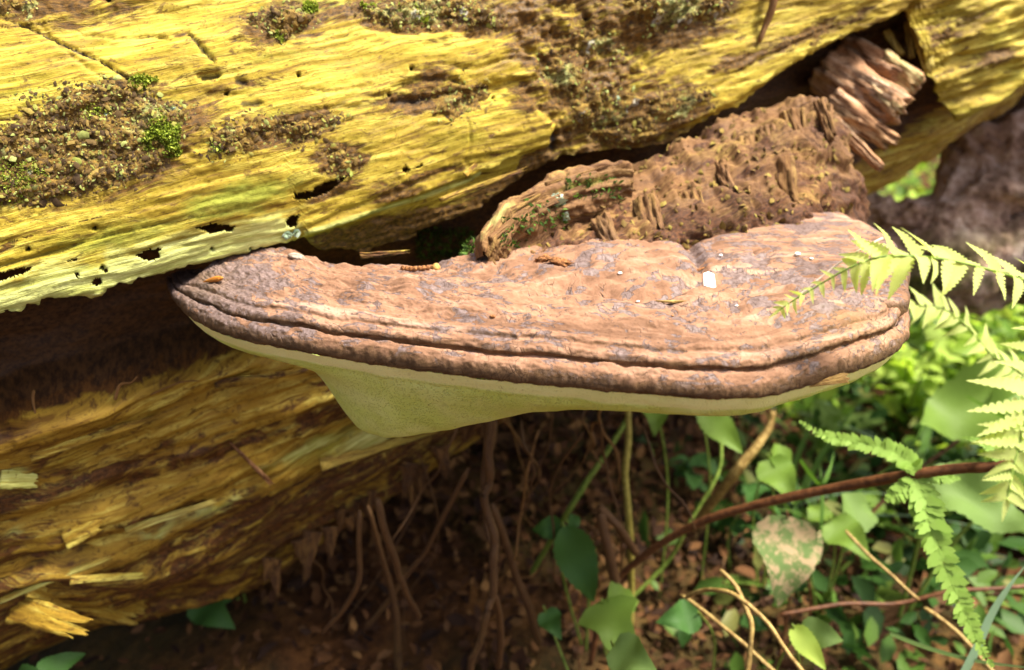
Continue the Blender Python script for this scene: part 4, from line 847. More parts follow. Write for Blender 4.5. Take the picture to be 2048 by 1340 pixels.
def chip(name, px, py, pts, th, mat, label, cat, lift=.0008, up=None):
    """flat polygonal chip lying on the cap: pts in px around (px,py)"""
    p, n, d = cap_pt(px, py); n = n if up is None else np.array(up)/np.linalg.norm(up); k = d*.93/FPX
    e1 = np.array([1., 0, 0]); e1 = e1-(e1@n)*n; e1 /= np.linalg.norm(e1); e2 = np.cross(n, e1); s = len(pts)
    A = [p+n*lift+e1*x*k-e2*y*k for x, y in pts]; c = sum(A)/s
    Vt = [a+n*th for a in A]+[c+n*th*1.5]; V = Vt+A; F = [(i, (i+1) % s, s)[::-1] for i in range(s)]+[(i, s+1+i, s+1+(i+1) % s, (i+1) % s)[::-1] for i in range(s)]+[tuple(range(s+1, 2*s+1))[::-1]]
    return tag(mesh_np(name, V, F, mat, None, False), label, cat)
wc = chip('bark_chip', 1417, 573, [(-11,-26),(0,-30),(12,-24),(13,4),(6,22),(-8,20),(-12,2)], .0016, WHITE, 'bright white square chip lying on the cap', 'chip', .001, (0, -.75, .66))
chip('dry_leaf_bit', 1343, 607, [(-32,-8),(-8,-2),(10,-3),(34,8),(12,6),(0,10),(-18,3)], .0008, STRAW, 'small yellow-brown dry leaf bit on the cap in front of the white chip', 'leaf bit')
chip('needle_bit', 1400, 542, [(-22,3),(22,-6),(24,0),(-20,10)], .0006, CRUMB, 'dark needle bit on the cap behind the white chip', 'needle')
for k, (x, y, s_, lb) in enumerate([(1595,511,6.5,'round white speck on the hind cushion of the fungus'),(1622,519,4,'flat pale speck beside the round white speck on the hind cushion'),(1441,512,4,'pale speck on the hind cushion near the valley in the cap'),(1473,613,3.5,'tiny pale speck on the cap in front of the cushion'),(1276,604,4,'tiny pale speck on the cap left of the yellow leaf bit'),(1345,633,3,'dark tiny speck on the cap below the yellow leaf bit'),(985,635,6,'small brown crumb on the middle of the cap'),(1240,548,5,'grey-white crumb on the cap before the valley')]):
    lump('speck', x, y, s_, s_*.7, s_*.6, 0, CRUMB if 'dark' in lb or 'brown' in lb else WHITE, lb, 'speck', 20+k, .2)
# wood chip stuck under the rim on the right
fd = on_z(1660, 765, Z0)
ch = splinter(P(1618,772,.375), P(1698,753,.372), .0012, .0062, .0018, TAN, None, 61, 'wood_chip', 0, .18); tag(ch, 'orange-brown splinter stuck under the rim of the fungus', 'wood chip')

# ------------------------------------------------------------------ leaves
def mat_leaf(name, c0, c1, vein, trans=.45, rough=.45, spots=None, bright=1.0):
    m = M(name); u = m.sep(m.attr('uv', 'Vector')); o = m.obj(); r = m.rnd(); n = m.noise(o, 6, 4, .6); y = m.math('ABSOLUTE', u[1]); f = m.noise(o, 40, 3)
    c = m.mix(m.sm(m.add(m.mul(n, .6), m.mul(r, .5)), .3, .85), c0, c1)
    sv = m.math('SINE', m.add(m.mul(u[0], 46), m.mul(y, -13))); side = m.mul(m.sm(sv, .80, 1.0), .7); mid = m.sm(y, .02, .07, 1, 0)
    c = m.mix(m.math('MAXIMUM', m.mul(mid, .8), side), c, vein)
    if spots: c = m.mix(m.sm(m.noise(o, spots[1], 6, .7, .5), .42, .56, 0, .95), c, spots[0])
    h = m.add(m.mul(m.math('MAXIMUM', mid, side), -.8), m.mul(f, .25))
    b = m.bump(m.add(h, m.mul(sv, -.25)), .0014); m.done(c, rough+.12, b, .25)
    tr = m.n.new('ShaderNodeBsdfTranslucent'); m.put(tr.inputs[0], m.mix(1, c, (.95*bright, 1.0*bright, .45*bright), 'MULTIPLY')); mx = m.n.new('ShaderNodeMixShader'); mx.inputs[0].default_value = trans
    m.l.new(m.bsdf.outputs[0], mx.inputs[1]); m.l.new(tr.outputs[0], mx.inputs[2]); m.l.new(mx.outputs[0], m.n['Material Output'].inputs[0]); return m.m
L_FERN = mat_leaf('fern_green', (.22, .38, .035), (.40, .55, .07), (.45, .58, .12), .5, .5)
L_FERNB = mat_leaf('fern_painted_sun', (.52, .66, .11), (.68, .80, .20), (.70, .80, .26), .55, .5)  # overexposed sunlight put into the frond's base colour
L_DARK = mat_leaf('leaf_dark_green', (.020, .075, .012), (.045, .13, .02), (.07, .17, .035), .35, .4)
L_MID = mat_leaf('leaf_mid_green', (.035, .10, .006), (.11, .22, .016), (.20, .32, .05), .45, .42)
L_LITE = mat_leaf('leaf_light_green', (.20, .36, .02), (.38, .54, .04), (.42, .56, .10), .55, .45)  # brightened yellow-green, also stands in for sunlight on background leaves
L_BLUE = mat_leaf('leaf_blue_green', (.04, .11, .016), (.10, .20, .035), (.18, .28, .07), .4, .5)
L_DEAD = mat_leaf('leaf_dead', (.10, .05, .018), (.24, .13, .05), (.10, .05, .02), .2, .7)
L_SPOT = mat_leaf('leaf_spotted', (.30, .22, .12), (.42, .33, .20), (.34, .25, .14), .25, .7, ((.08, .14, .035), 6))
STEM_G = mat_plain('stem_green', (.10, .17, .02), (.22, .30, .05), 200, .55)
STEM_B = mat_plain('stem_brown', (.075, .028, .010), (.15, .06, .022), 200, .5)
GRASS = mat_leaf('grass_blade', (.07, .17, .02), (.16, .30, .04), (.14, .27, .05), .45, .45)
GRASSB = mat_leaf('grass_blade_blue', (.08, .17, .08), (.16, .28, .15), (.2, .3, .18), .35, .35)
def leaf_mesh(name, mat, wf, n=12, across=3, serr=0.0, teeth=10, fold=.25, curl=.25, wave=.05, seed=0):
    """unit leaf: x along the blade 0..1, y across, z up; wf(x) half width"""
    x = np.linspace(0, 1, n); ys = np.linspace(-1, 1, across); X, Y = np.meshgrid(x, ys, indexing='ij')
    hw = wf(x); tooth = 1-serr*np.abs(((x*teeth) % 1.0)-.0); hw = np.maximum(hw*tooth, .002)
    yy_ = Y*hw[:, None]; z = fold*np.abs(yy_)-curl*X**2+wave*np.sin(X*9+seed)*np.abs(Y)*hw[:, None]*2+wave*.4*np.sin(X*5+seed*2)
    me = bpy.data.meshes.new(name); V = np.stack([X-serr*.25*np.abs(Y)*hw[:, None]*0, yy_, z], -1).reshape(-1, 3); F = grid_faces(n, across)
    me.from_pydata([tuple(q) for q in V], [], [tuple(int(t) for t in q) for q in F]); at = me.attributes.new('uv', 'FLOAT_VECTOR', 'POINT'); at.data.foreach_set('vector', np.stack([X, Y*.5*(hw/hw.max())[:, None]*2, 0*X], -1).astype(np.float32).ravel())
    me.polygons.foreach_set('use_smooth', np.ones(len(me.polygons), bool)); me.materials.append(mat); return me
ovate = lambda w_: (lambda x: w_*np.sin(np.pi*np.clip(x, 0, 1)**.72)**.85*(1-.25*x))
heart = lambda w_: (lambda x: w_*np.interp(x, [0, .04, .18, .35, .6, .85, 1], [.05, .6, .98, 1, .7, .28, 0]))
ivyf = lambda w_: (lambda x: w_*np.interp(x, [0, .05, .2, .34, .45, .62, .8, 1], [.1, .6, 1.0, .72, .52, .5, .3, 0]))
lance = lambda w_: (lambda x: w_*np.interp(x, [0, .08, .3, .6, 1], [.25, .8, 1, .7, 0]))
def frame(p, d, nrm, L):
    d = np.array(d, float); d /= np.linalg.norm(d); y = np.cross(nrm, d); y /= np.linalg.norm(y); z = np.cross(d, y)
    M4 = np.eye(4); M4[:3, 0] = d*L; M4[:3, 1] = y*L; M4[:3, 2] = z*L; M4[:3, 3] = p; return M4
def put_mesh(name, me, M4, parent):
    o = bpy.data.objects.new(name, me); link(o, parent); q = M4.copy()
    if parent is not None: q[:3, 3] -= org(parent)
    o.matrix_local = Matrix(q.tolist()); return o
# fern leaflets (pinnae): deeply toothed
def pinna(mat, seed, w_=.17, teeth=9, n=28, curl=.12):
    r = np.random.default_rng(seed)
    def wf(x):
        t = (x*teeth) % 1.0; lob = .45+.55*np.abs(np.sin(np.pi*t))**.55
        return w_*np.interp(x, [0, .06, .25, .6, 1], [.55, .95, 1, .68, .04])*lob
    return leaf_mesh('leaflet', mat, wf, n, 3, 0, 1, .25, curl, .05, seed)
PIN = [pinna(L_FERN, k, .17+.02*k, 8+k, 27+2*k, .08+.05*k) for k in range(4)]
PIN_B = [pinna(L_FERNB, k+20, .155+.02*k, 8+k, 33+2*k, .1+.08*k) for k in range(4)]
PIN_SH = [pinna(L_MID, 9, .26, 7, 24)]
def frond(pts, n_pairs, len_fn, label, rad=.0012, up=None, mat_stem=STEM_G, ang=55, start=.04, pin=PIN, name='fern_frond', tilt=.25, skip=()):
    W3 = np.array([P(*q) for q in pts]); t = np.linspace(0, len(W3)-1, 60); C = np.stack([catmull(t, W3[:, k]) for k in range(3)], 1)
    fo = empty(name, tuple(C[0]), label, 'fern', 'fern fronds beside the log'); tube('rachis', W3, np.linspace(rad, rad*.35, len(W3)), mat_stem, fo, 6, 8)
    up = np.array([-.1, -.75, .65]) if up is None else np.array(up, float); r = np.random.default_rng(len(pts)*7+n_pairs)
    for k in range(n_pairs):
        f_ = start+(1-start)*(k+.5)/n_pairs; i = min(int(f_*59), 58); T = C[i+1]-C[i]; T /= np.linalg.norm(T)
        N = up-(up@T)*T; N /= np.linalg.norm(N); Bn = np.cross(N, T); L = len_fn(f_)
        for sd_ in (-1, 1):
            if (k, sd_) in skip: continue
            a = math.radians(ang+r.normal(0, 7)); d = T*math.cos(a)+sd_*Bn*math.sin(a)+N*tilt*r.normal(0, 1)
            put_mesh('leaflet', pin[r.integers(len(pin))], frame(C[i], d, N+.25*r.normal(size=3), L*r.uniform(.85, 1.1)), fo)
        if k == n_pairs-1: put_mesh('leaflet', pin[0], frame(C[-2], C[-1]-C[-3], N, L), fo)
    return fo
# bright frond crossing in front of the right end of the fungus
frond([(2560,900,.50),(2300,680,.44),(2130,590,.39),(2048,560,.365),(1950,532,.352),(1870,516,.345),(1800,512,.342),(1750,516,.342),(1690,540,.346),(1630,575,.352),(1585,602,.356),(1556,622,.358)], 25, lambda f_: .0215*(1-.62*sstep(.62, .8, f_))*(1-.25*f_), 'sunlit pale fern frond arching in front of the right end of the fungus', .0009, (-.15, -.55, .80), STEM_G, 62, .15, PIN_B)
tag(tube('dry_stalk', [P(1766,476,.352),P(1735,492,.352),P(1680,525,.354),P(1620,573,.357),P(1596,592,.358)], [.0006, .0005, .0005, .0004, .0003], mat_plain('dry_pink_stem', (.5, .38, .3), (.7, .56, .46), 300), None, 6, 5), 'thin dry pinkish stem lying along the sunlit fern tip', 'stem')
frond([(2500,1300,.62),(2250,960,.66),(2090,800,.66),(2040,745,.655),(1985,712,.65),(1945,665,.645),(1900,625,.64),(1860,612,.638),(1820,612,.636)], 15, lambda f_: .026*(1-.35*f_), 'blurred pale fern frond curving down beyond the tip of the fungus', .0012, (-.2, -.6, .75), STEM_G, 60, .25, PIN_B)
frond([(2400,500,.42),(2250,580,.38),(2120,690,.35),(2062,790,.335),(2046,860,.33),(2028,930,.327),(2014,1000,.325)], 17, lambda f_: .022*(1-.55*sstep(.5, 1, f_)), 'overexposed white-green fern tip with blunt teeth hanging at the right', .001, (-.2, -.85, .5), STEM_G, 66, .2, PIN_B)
# frond with a brown stalk and two long drooping arms
fb = empty('fern_frond', tuple(P(1180,1330,.80)), 'green fern with a bare brown stalk and two long toothed arms', 'fern', 'fern fronds beside the log')
tube('stalk', [P(1180,1330,.80), P(1215,1190,.77), P(1290,1110,.74), P(1400,1045,.70), P(1520,1008,.665), P(1660,978,.63), P(1820,950,.59), P(1920,937,.57), P(2010,930,.55), P(2300,880,.50)], [.0030, .0034, .0036, .0037, .0038, .0039, .0040, .0038, .0036, .003], STEM_B, fb, 8, 8)
def long_arm(pts, w_, parent, seed, name='leaflet'):
    W3 = np.array([P(*q) for q in pts]); n = 105; t = np.linspace(0, len(W3)-1, n); C = np.stack([catmull(t, W3[:, k]) for k in range(3)], 1); T = np.gradient(C, axis=0); T /= np.linalg.norm(T, axis=1)[:, None]
    r = np.random.default_rng(seed); up = np.array([-.15, -.8, .55]); V = []; F = []; U = []
    N_ = max(10, int(len(pts)*6.5)); ln = lambda q: w_*np.interp(q, [0, .08, .3, .65, 1], [.5, .95, 1, .72, .12])
    for k in range(N_):
        q = (k+.5)/N_; i = int(q*(n-1)); Bn = np.cross(up, T[i]); Bn /= np.linalg.norm(Bn); N = np.cross(T[i], Bn)
        for sd_ in (-1, 1):
            a = math.radians(62+r.normal(0, 6)); d = T[i]*math.cos(a)+sd_*Bn*math.sin(a)+N*(.25+.2*r.normal()); d /= np.linalg.norm(d); L = ln(q)*r.uniform(.85, 1.15)/math.sin(a); wv = np.cross(N, d); hw = L*.27+.0004; b0 = len(V)
            for x_, y_ in [(0, -.55), (0, .55), (.3, 1), (.42, .72), (.72, .66), (1, .05), (.72, -.66), (.42, -.72), (.3, -1)]: V.append(C[i]+d*L*x_+wv*hw*y_-N*L*.15*x_*x_); U.append((x_, y_*.6, 0))
            F.append(tuple(range(b0, b0+9)))
    b0 = len(V)
    for i in range(n):
        Bn = np.cross(up, T[i]); Bn /= np.linalg.norm(Bn); h_ = .0009*(1-.7*i/n)
        for y_ in (-1, 1): V.append(C[i]+Bn*h_*y_+np.cross(T[i], Bn)*.0004); U.append((.5, 0, 0))
    F += [(b0+2*i, b0+2*i+1, b0+2*i+3, b0+2*i+2) for i in range(n-1)]
    mesh_np(name, np.array(V), F, L_FERN2, parent, True, {'uv': np.array(U)})
L_FERN2 = mat_leaf('fern_painted_shade', (.13, .30, .03), (.26, .44, .05), (.30, .46, .09), .45, .5)  # darker copy of the fern green, shade put into the colour
long_arm([(1832,948,.585),(1818,925,.585),(1770,898,.59),(1700,882,.60),(1645,870,.605),(1598,842,.61)], .0085, fb, 1)
long_arm([(1832,962,.585),(1848,1000,.58),(1862,1055,.575),(1890,1130,.57),(1925,1215,.565),(1955,1280,.562),(1985,1335,.56)], .0125, fb, 3)
long_arm([(1830,958,.586),(1800,985,.586),(1770,1000,.588)], .008, fb, 5); long_arm([(1840,950,.585),(1880,955,.585),(1920,958,.584)], .006, fb, 6)
long_arm([(2000,925,.552),(1975,895,.556),(1950,880,.56),(1925,875,.565)], .0035, fb, 8)

def gz(p): return float(ground_z(p[0], p[1]))
HERBS = {'dark': L_DARK, 'mid': L_MID, 'lite': L_LITE, 'blue': L_BLUE, 'spot': L_SPOT}
LM = {}
for kn, mt in HERBS.items():
    LM[kn, 'ovate'] = leaf_mesh('leaf', mt, ovate(.30), 24, 5, .16, 11, .3, .25, .10, 1); LM[kn, 'heart'] = leaf_mesh('leaf', mt, heart(.40), 20, 5, .10, 9, .3, .25, .14, 2)
    LM[kn, 'ivy'] = leaf_mesh('leaf', mt, ivyf(.48), 20, 5, 0, 1, .25, .18, .10, 3); LM[kn, 'broad'] = leaf_mesh('leaf', mt, ovate(.34), 40, 7, .14, 15, .35, .25, .28, 4)
def sprig(leaves, label, stem_mat=STEM_G, name='seedling', cat='plant', root=None, rad=.0012):
    """leaves: (base px,py, tip px,py, d_base, d_tip, kind, shape, facing); the stem runs from the ground to every blade"""
    b0 = P(leaves[0][0], leaves[0][1], leaves[0][4]); rt = np.array([b0[0]+.03, b0[1]+.05, 0]) if root is None else np.array([*root, 0.0]); rt[2] = gz(rt)-.01
    e_ = empty(name, tuple(rt), label, cat, 'seedlings and brambles under the log')
    for k, (bx, by, tx, ty, d0_, d1_, kind, shp, face) in enumerate(leaves):
        a, b = P(bx, by, d0_), P(tx, ty, d1_); L = np.linalg.norm(b-a); mid_ = (rt+a)/2+np.array([.012*(-1)**k, .01, .02])
        tube('stem', [rt, mid_, a, a+(b-a)*.06], [rad*1.3, rad, rad*.7, rad*.5], stem_mat, e_, 6, 5); put_mesh('leaf', LM[kind, shp], frame(a, b-a, np.array(face, float), L), e_)
    return e_
UPF = (-.1, -.7, .7); CAMF = (0, -.9, .45)
sprig([(1128,1050,1192,1212,.73,.72,'dark','ovate',CAMF),(1125,1052,1062,1062,.73,.735,'dark','heart',CAMF),(1135,1045,1168,1040,.73,.74,'dark','heart',CAMF)], 'dark green bramble with one long drooping leaf beside the hanging roots')
sprig([(1205,1200,1262,1330,.70,.66,'mid','ivy',UPF),(1215,1205,1290,1200,.70,.72,'mid','ivy',UPF)], 'bright ivy seedling with pointed lobes on the litter below the dark bramble')
sprig([(1400,1228,1318,1242,.70,.69,'dark','heart',UPF)], 'single dark rounded leaf beside the arched straw')
sprig([(1310,800,1312,866,.78,.76,'mid','heart',CAMF)], 'rounded green leaf just showing beneath the underside of the fungus')
sprig([(1402,815,1482,895,.80,.76,'mid','ovate',CAMF)], 'long green leaf hanging behind the yellow stalk under the fungus')
sprig([(1535,915,1590,1000,.82,.79,'mid','heart',CAMF),(1540,912,1600,930,.82,.84,'mid','heart',UPF)], 'green leaf pair behind the brown fern stalk')
sprig([(2075,770,1880,822,.90,.84,'mid','broad',UPF),(2080,765,2000,865,.90,.84,'mid','broad',UPF),(2075,760,1960,740,.90,.95,'mid','broad',UPF)], 'broad dull green bramble leaves behind the white fern tip', rad=.002)
sprig([(1850,955,2080,1040,.76,.70,'blue','broad',UPF),(2150,900,1960,975,.78,.76,'mid','broad',UPF)], 'large pale green serrated bramble leaf below the brown fern stalk', rad=.002)
sprig([(1575,1030,1570,1212,.72,.69,'spot','heart',CAMF)], 'withered tan leaf with green blotches below the brown fern stalk', STEM_B, 'withered_leaf', 'leaf')
sprig([(1610,1130,1650,1060,.72,.73,'spot','ovate',CAMF)], 'small curled tan leaf beside the withered blotched leaf', STEM_B, 'withered_leaf', 'leaf')
sprig([(1660,1040,1740,1110,.80,.76,'mid','heart',UPF),(1650,1045,1620,1000,.80,.83,'mid','heart',UPF),(1690,1030,1760,1010,.80,.83,'blue','heart',UPF)], 'low green seedling between the fern arms')
sprig([(1585,1255,1650,1330,.64,.61,'lite','ovate',UPF),(1600,1260,1690,1280,.64,.63,'blue','heart',UPF)], 'yellow-green and bluish leaves at the foot of the arched straw')
sprig([(390,1190,460,1255,.80,.78,'dark','heart',UPF),(395,1185,475,1195,.80,.82,'dark','heart',UPF)], 'dim green leaf glimpsed under the bottom edge of the log')
sprig([(70,1350,170,1300,.62,.64,'dark','ovate',UPF),(40,1350,60,1400,.62,.58,'dark','ovate',UPF)], 'dark leaf under the log beside the yellow splinters')
sprig([(1225,1290,1310,1345,.58,.55,'blue','heart',UPF),(1090,1220,1120,1275,.70,.68,'dark','heart',UPF)], 'bluish leaf and its dark companion on the litter below the ivy seedling')
# stalks, straws and grass blades that can be told apart
def stalk(name, pts, r, mat, label, cat, group=None):
    return tag(tube(name, [P(*q) for q in pts], np.array(r)*1e-3, mat, None, 6, 7, .0015), label, cat, group)
STEM_Y = mat_plain('stem_yellow', (.22, .19, .03), (.38, .32, .07), 200, .55)
stalk('plant_stalk', [(1254,800,.74),(1256,880,.745),(1250,960,.75),(1258,1060,.76),(1262,1160,.79),(1262,1260,.82)], [3.2,3.3,3.3,3.4,3.4,3.4], STEM_Y, 'straight yellow-green stalk rising from the litter behind the fungus rim', 'stalk')
stalk('plant_stalk', [(1258,830,.76),(1215,900,.765),(1165,975,.775),(1125,1040,.79),(1060,1150,.85)], [2.6,2.8,3,3,3], STEM_G, 'slanting green stalk leaning left from the yellow-green stalk', 'stalk')
stalk('twig', [(1548,820,.84),(1530,870,.84),(1495,915,.84),(1460,960,.85),(1380,1060,.92)], [3.5,4.5,5.5,6,6], STRAW, 'thick tan twig slanting down behind the fern stalk', 'twig')
stalk('plant_stalk', [(1440,800,.80),(1442,870,.80),(1442,930,.80),(1420,980,.80),(1375,1055,.81),(1330,1130,.83),(1240,1215,.84)], [2,2,2,2.2,2.2,2.2,2.2], STEM_G, 'thin bent green stalk passing behind the brown fern stalk', 'stalk')
stalk('straw', [(1370,1195,.64),(1420,1180,.62),(1470,1192,.60),(1530,1240,.585),(1580,1310,.575),(1640,1390,.57)], [1.7,1.8,1.8,1.7,1.7,1.6], STRAW, 'arched yellow straw bowing over the litter', 'straw')
stalk('straw', [(1440,1140,.62),(1478,1185,.61),(1502,1245,.60),(1500,1300,.595),(1492,1390,.59)], [1.4,1.9,2.1,2,2], STRAW, 'pale hooked straw bending down in front of the arched one', 'straw')
stalk('straw', [(1360,1190,.68),(1430,1240,.66),(1500,1300,.64),(1600,1390,.62)], [1.5,1.6,1.6,1.6], STRAW, 'slim straight straw lying under the arched one', 'straw')
stalk('twig', [(1200,1020,.70),(1215,1100,.705),(1240,1200,.72)], [5,5,5], ROOT, 'left leg of the reddish broken twig fork on the litter', 'twig')
stalk('twig', [(1196,1010,.70),(1235,1055,.705),(1275,1110,.72)], [4,4,4], ROOT, 'right leg of the reddish broken twig fork on the litter', 'twig')
stalk('twig', [(2010,800,.95),(1930,870,.94),(1850,930,.93),(1760,1010,.92),(1690,1080,.92)], [2.4,2.4,2.4,2.4,2.4], STEM_B, 'long thin brown twig slanting behind the fern stalk', 'twig')
stalk('twig', [(1690,1060,.72),(1760,1130,.70),(1840,1200,.68)], [1.5,1.5,1.5], STRAW, 'pale straight twig pointing at the drooping fern arm', 'twig')
stalk('twig', [(1560,1230,.75),(1680,1210,.75),(1800,1205,.75),(1900,1185,.74),(2060,1170,.73)], [2,2,2,2,2], STEM_B, 'dark horizontal twig crossing behind the drooping fern arm', 'twig')
stalk('straw', [(1850,1215,.70),(1920,1270,.68),(1990,1350,.66)], [1.8,1.8,1.8], STRAW, 'tan flat straw behind the tip of the drooping fern arm', 'straw')
def blade(pts, w_, mat, label):
    W3 = np.array([P(*q) for q in pts]); n = 14; t = np.linspace(0, len(W3)-1, n); C = np.stack([catmull(t, W3[:, k]) for k in range(3)], 1); T = np.gradient(C, axis=0); B = np.cross(T, np.array([.2, .9, .4])); B /= np.linalg.norm(B, axis=1)[:, None]; N = np.cross(B, T); N /= np.linalg.norm(N, axis=1)[:, None]
    x = np.linspace(0, 1, n); hw = w_*np.interp(x, [0, .2, .6, 1], [.8, 1, .8, .05]); V = np.stack([C-B*hw[:, None]+N*hw[:, None]*.3, C, C+B*hw[:, None]+N*hw[:, None]*.3], 1).reshape(-1, 3)
    return tag(mesh_np('long_grass', V, grid_faces(n, 3), mat, None, True, {'uv': np.stack([np.repeat(x, 3), np.tile([-1, 0, 1], n)*.4, np.zeros(3*n)], 1)}), label, 'grass', 'single grass blades')
blade([(1900,1400,.60),(1950,1310,.60),(1985,1230,.60),(2030,1160,.60),(2080,1100,.61)], .004, GRASSB, 'bluish grass blade slanting up right of the drooping fern arm')
blade([(1780,1270,.64),(1860,1300,.62),(1960,1325,.60),(2100,1340,.58)], .004, GRASSB, 'pale bluish grass blade lying across the tip of the drooping fern arm')
blade([(1600,920,.82),(1640,970,.80),(1660,940,.80),(1668,905,.81)], .003, GRASS, 'green grass blade curled into a hook above the fern stalk')
blade([(1880,790,.95),(1840,870,.93),(1820,900,.92)], .004, GRASS, 'short green blade above the joint of the fern stalk')
blade([(2100,860,.84),(2000,830,.84),(1930,790,.86)], .004, GRASS, 'green blade between the broad bramble leaves')
blade([(1640,1100,.80),(1645,1000,.80),(1640,930,.81)], .002, GRASS, 'thin upright blade behind the withered blotched leaf')

# ------------------------------------------------------------------ the background: second trunk, herbs, grass, litter
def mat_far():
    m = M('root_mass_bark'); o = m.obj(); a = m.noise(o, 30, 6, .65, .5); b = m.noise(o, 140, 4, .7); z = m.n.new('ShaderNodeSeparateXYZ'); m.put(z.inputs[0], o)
    k = m.ramp(m.add(m.mul(a, .65), m.mul(b, .35)), [(.36, (.10, .055, .038)), (.5, (.40, .26, .19)), (.64, (.70, .55, .46))])  # base lightened to offset the log's shade on the clump
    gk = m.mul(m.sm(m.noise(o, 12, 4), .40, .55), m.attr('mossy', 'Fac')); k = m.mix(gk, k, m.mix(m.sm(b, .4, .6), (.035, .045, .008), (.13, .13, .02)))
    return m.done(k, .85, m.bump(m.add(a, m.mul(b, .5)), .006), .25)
FAR = mat_far()
def trunk(name, pts, radii, label, cat, nu=200, nv=72, amp=.022, seed=0, squash=1.0, mossy=1.0):
    W3 = np.array(pts, float); t = np.linspace(0, len(W3)-1, nu); C = np.stack([catmull(t, W3[:, k]) for k in range(3)], 1); R = np.interp(t, np.arange(len(radii)), radii); T = np.gradient(C, axis=0); T /= np.linalg.norm(T, axis=1)[:, None]
    Sd = np.cross(T, [0, 0, 1.]); Sd /= np.linalg.norm(Sd, axis=1)[:, None]; Uu = np.cross(Sd, T); a = np.linspace(0, 2*np.pi, nv, endpoint=False)
    Dd = np.cos(a)[None, :, None]*Sd[:, None]+np.sin(a)[None, :, None]*Uu[:, None]*squash; Q = C[:, None]+R[:, None, None]*Dd
    n_ = amp*fbm(Q[..., 0]*11+seed, Q[..., 1]*11, Q[..., 2]*11, 4)+amp*.35*fbm(Q[..., 0]*40+seed, Q[..., 1]*40, Q[..., 2]*40, 3); Q = Q+Dd*n_[..., None]
    i = np.arange(nu*nv).reshape(nu, nv); j = np.roll(i, -1, 1); F = np.stack([i[:-1], i[1:], j[1:], j[:-1]], -1).reshape(-1, 4)
    V = np.concatenate([Q.reshape(-1, 3), [C[0], C[-1]]]); F = [tuple(f) for f in F]+[(int(j[0, k]), int(i[0, k]), nu*nv) for k in range(nv)]+[(int(i[-1, k]), int(j[-1, k]), nu*nv+1) for k in range(nv)]
    ms = mossy*np.concatenate([np.clip(.9-np.sin(a)[None]*.6+0*Q[..., 0], 0, 1).ravel(), [0, 0]])
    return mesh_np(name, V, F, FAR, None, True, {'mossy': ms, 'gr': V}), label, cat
o_, lb, ct = trunk('mossy_trunk', [P(1600,505,1.02), P(1720,512,1.0), P(1850,520,.98), P(1980,520,.96), P(2140,510,.95), P(2400,560,.95), P(2700,760,1.0), P(2900,980,1.05)], [.030, .045, .052, .055, .058, .06, .065, .07], 'dark mossy trunk lying behind the tip of the fungus', 'trunk', amp=.016)
tag(o_, lb, ct)
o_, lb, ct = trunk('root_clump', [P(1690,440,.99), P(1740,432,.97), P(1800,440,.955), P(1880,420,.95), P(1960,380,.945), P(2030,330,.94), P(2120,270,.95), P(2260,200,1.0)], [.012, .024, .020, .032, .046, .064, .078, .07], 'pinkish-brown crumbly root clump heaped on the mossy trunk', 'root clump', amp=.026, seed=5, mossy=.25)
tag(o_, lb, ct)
# herbs: shared leaf meshes, each plant its own thing
def herb(x, y, h, nl, kind, shp, size, label, group, seed, name='herb_plant'):
    r = np.random.default_rng(seed); z = gz((x, y)); e_ = empty(name, (x, y, z-.004), label, 'plant', group)
    lean = r.normal(0, .18, 2); top = np.array([x+lean[0]*h, y+lean[1]*h, z+h]); b0 = np.array([x, y, z-.004])
    tube('stem', [b0, (b0+top)/2+[r.normal(0, .01), r.normal(0, .01), 0], top], [.0022, .0018, .001], STEM_G, e_, 5, 3)
    for k in range(nl):
        f_ = .35+.65*(k+1)/nl; a = k*2.4+r.uniform(-.4, .4); p = b0+(top-b0)*f_; d = np.array([math.cos(a), math.sin(a), r.uniform(-.25, .35)])
        put_mesh('leaf', LM[kind, shp], frame(p, d, np.array([0, 0, 1.])+.35*r.normal(size=3), size*r.uniform(.7, 1.25)), e_)
KINDS = [('mid','heart','green herb with heart-shaped leaves'),('lite','ovate','yellow-green herb with pointed leaves'),('dark','ivy','dark ivy-leaved seedling'),('blue','heart','bluish-green round-leaved herb')]
def where(px_, py_, y):
    if py_ > 1130: return 'in the litter around the drooping fern arm' if px_ > 1650 else 'in the litter around the arched straw'
    if py_ > 930: return 'below the brown fern stalk' if px_ > 1500 else 'under the fungus by the slanting stalks'
    if py_ > 780: return 'between the fern stalk and the fungus rim' if px_ < 1800 else 'around the broad bramble leaves'
    return 'beyond the tip of the fungus' if py_ > 600 else 'behind the mossy trunk'
r = np.random.default_rng(5); cnt_ = 0; tries = 0; taken = []
while cnt_ < 130 and tries < 6000:
    tries += 1; x = r.uniform(.12, 2.3); y = r.uniform(.78, 3.3)
    px_, py_, d_ = proj(np.array([x, y, .05]))
    if not (1150 < px_ < 2250 and 250 < py_ < 1500): continue
    if px_ < 1500 and y < 1.5 and r.random() < .72: continue
    if any((x-a)**2+(y-b)**2 < (.05+.02*y)**2 for a, b in taken): continue
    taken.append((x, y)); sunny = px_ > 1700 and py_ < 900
    k = r.choice(4, p=[.25, .62, .03, .10] if sunny else [.46, .14, .20, .20])  # lighter leaves favoured in sunny spots, sunlight put into the colour
    hh = r.uniform(.04, .13)+(.12*r.random() if y > 1.1 else 0)
    herb(x, y, hh, r.integers(5, 9), KINDS[k][0], KINDS[k][1], r.uniform(.03, .055), ('tall ' if hh > .14 else 'knee-high ' if False else 'low ' if hh < .09 else '')+KINDS[k][2]+' '+where(px_, py_, y), 'herbs on the forest floor', 1000+cnt_); cnt_ += 1
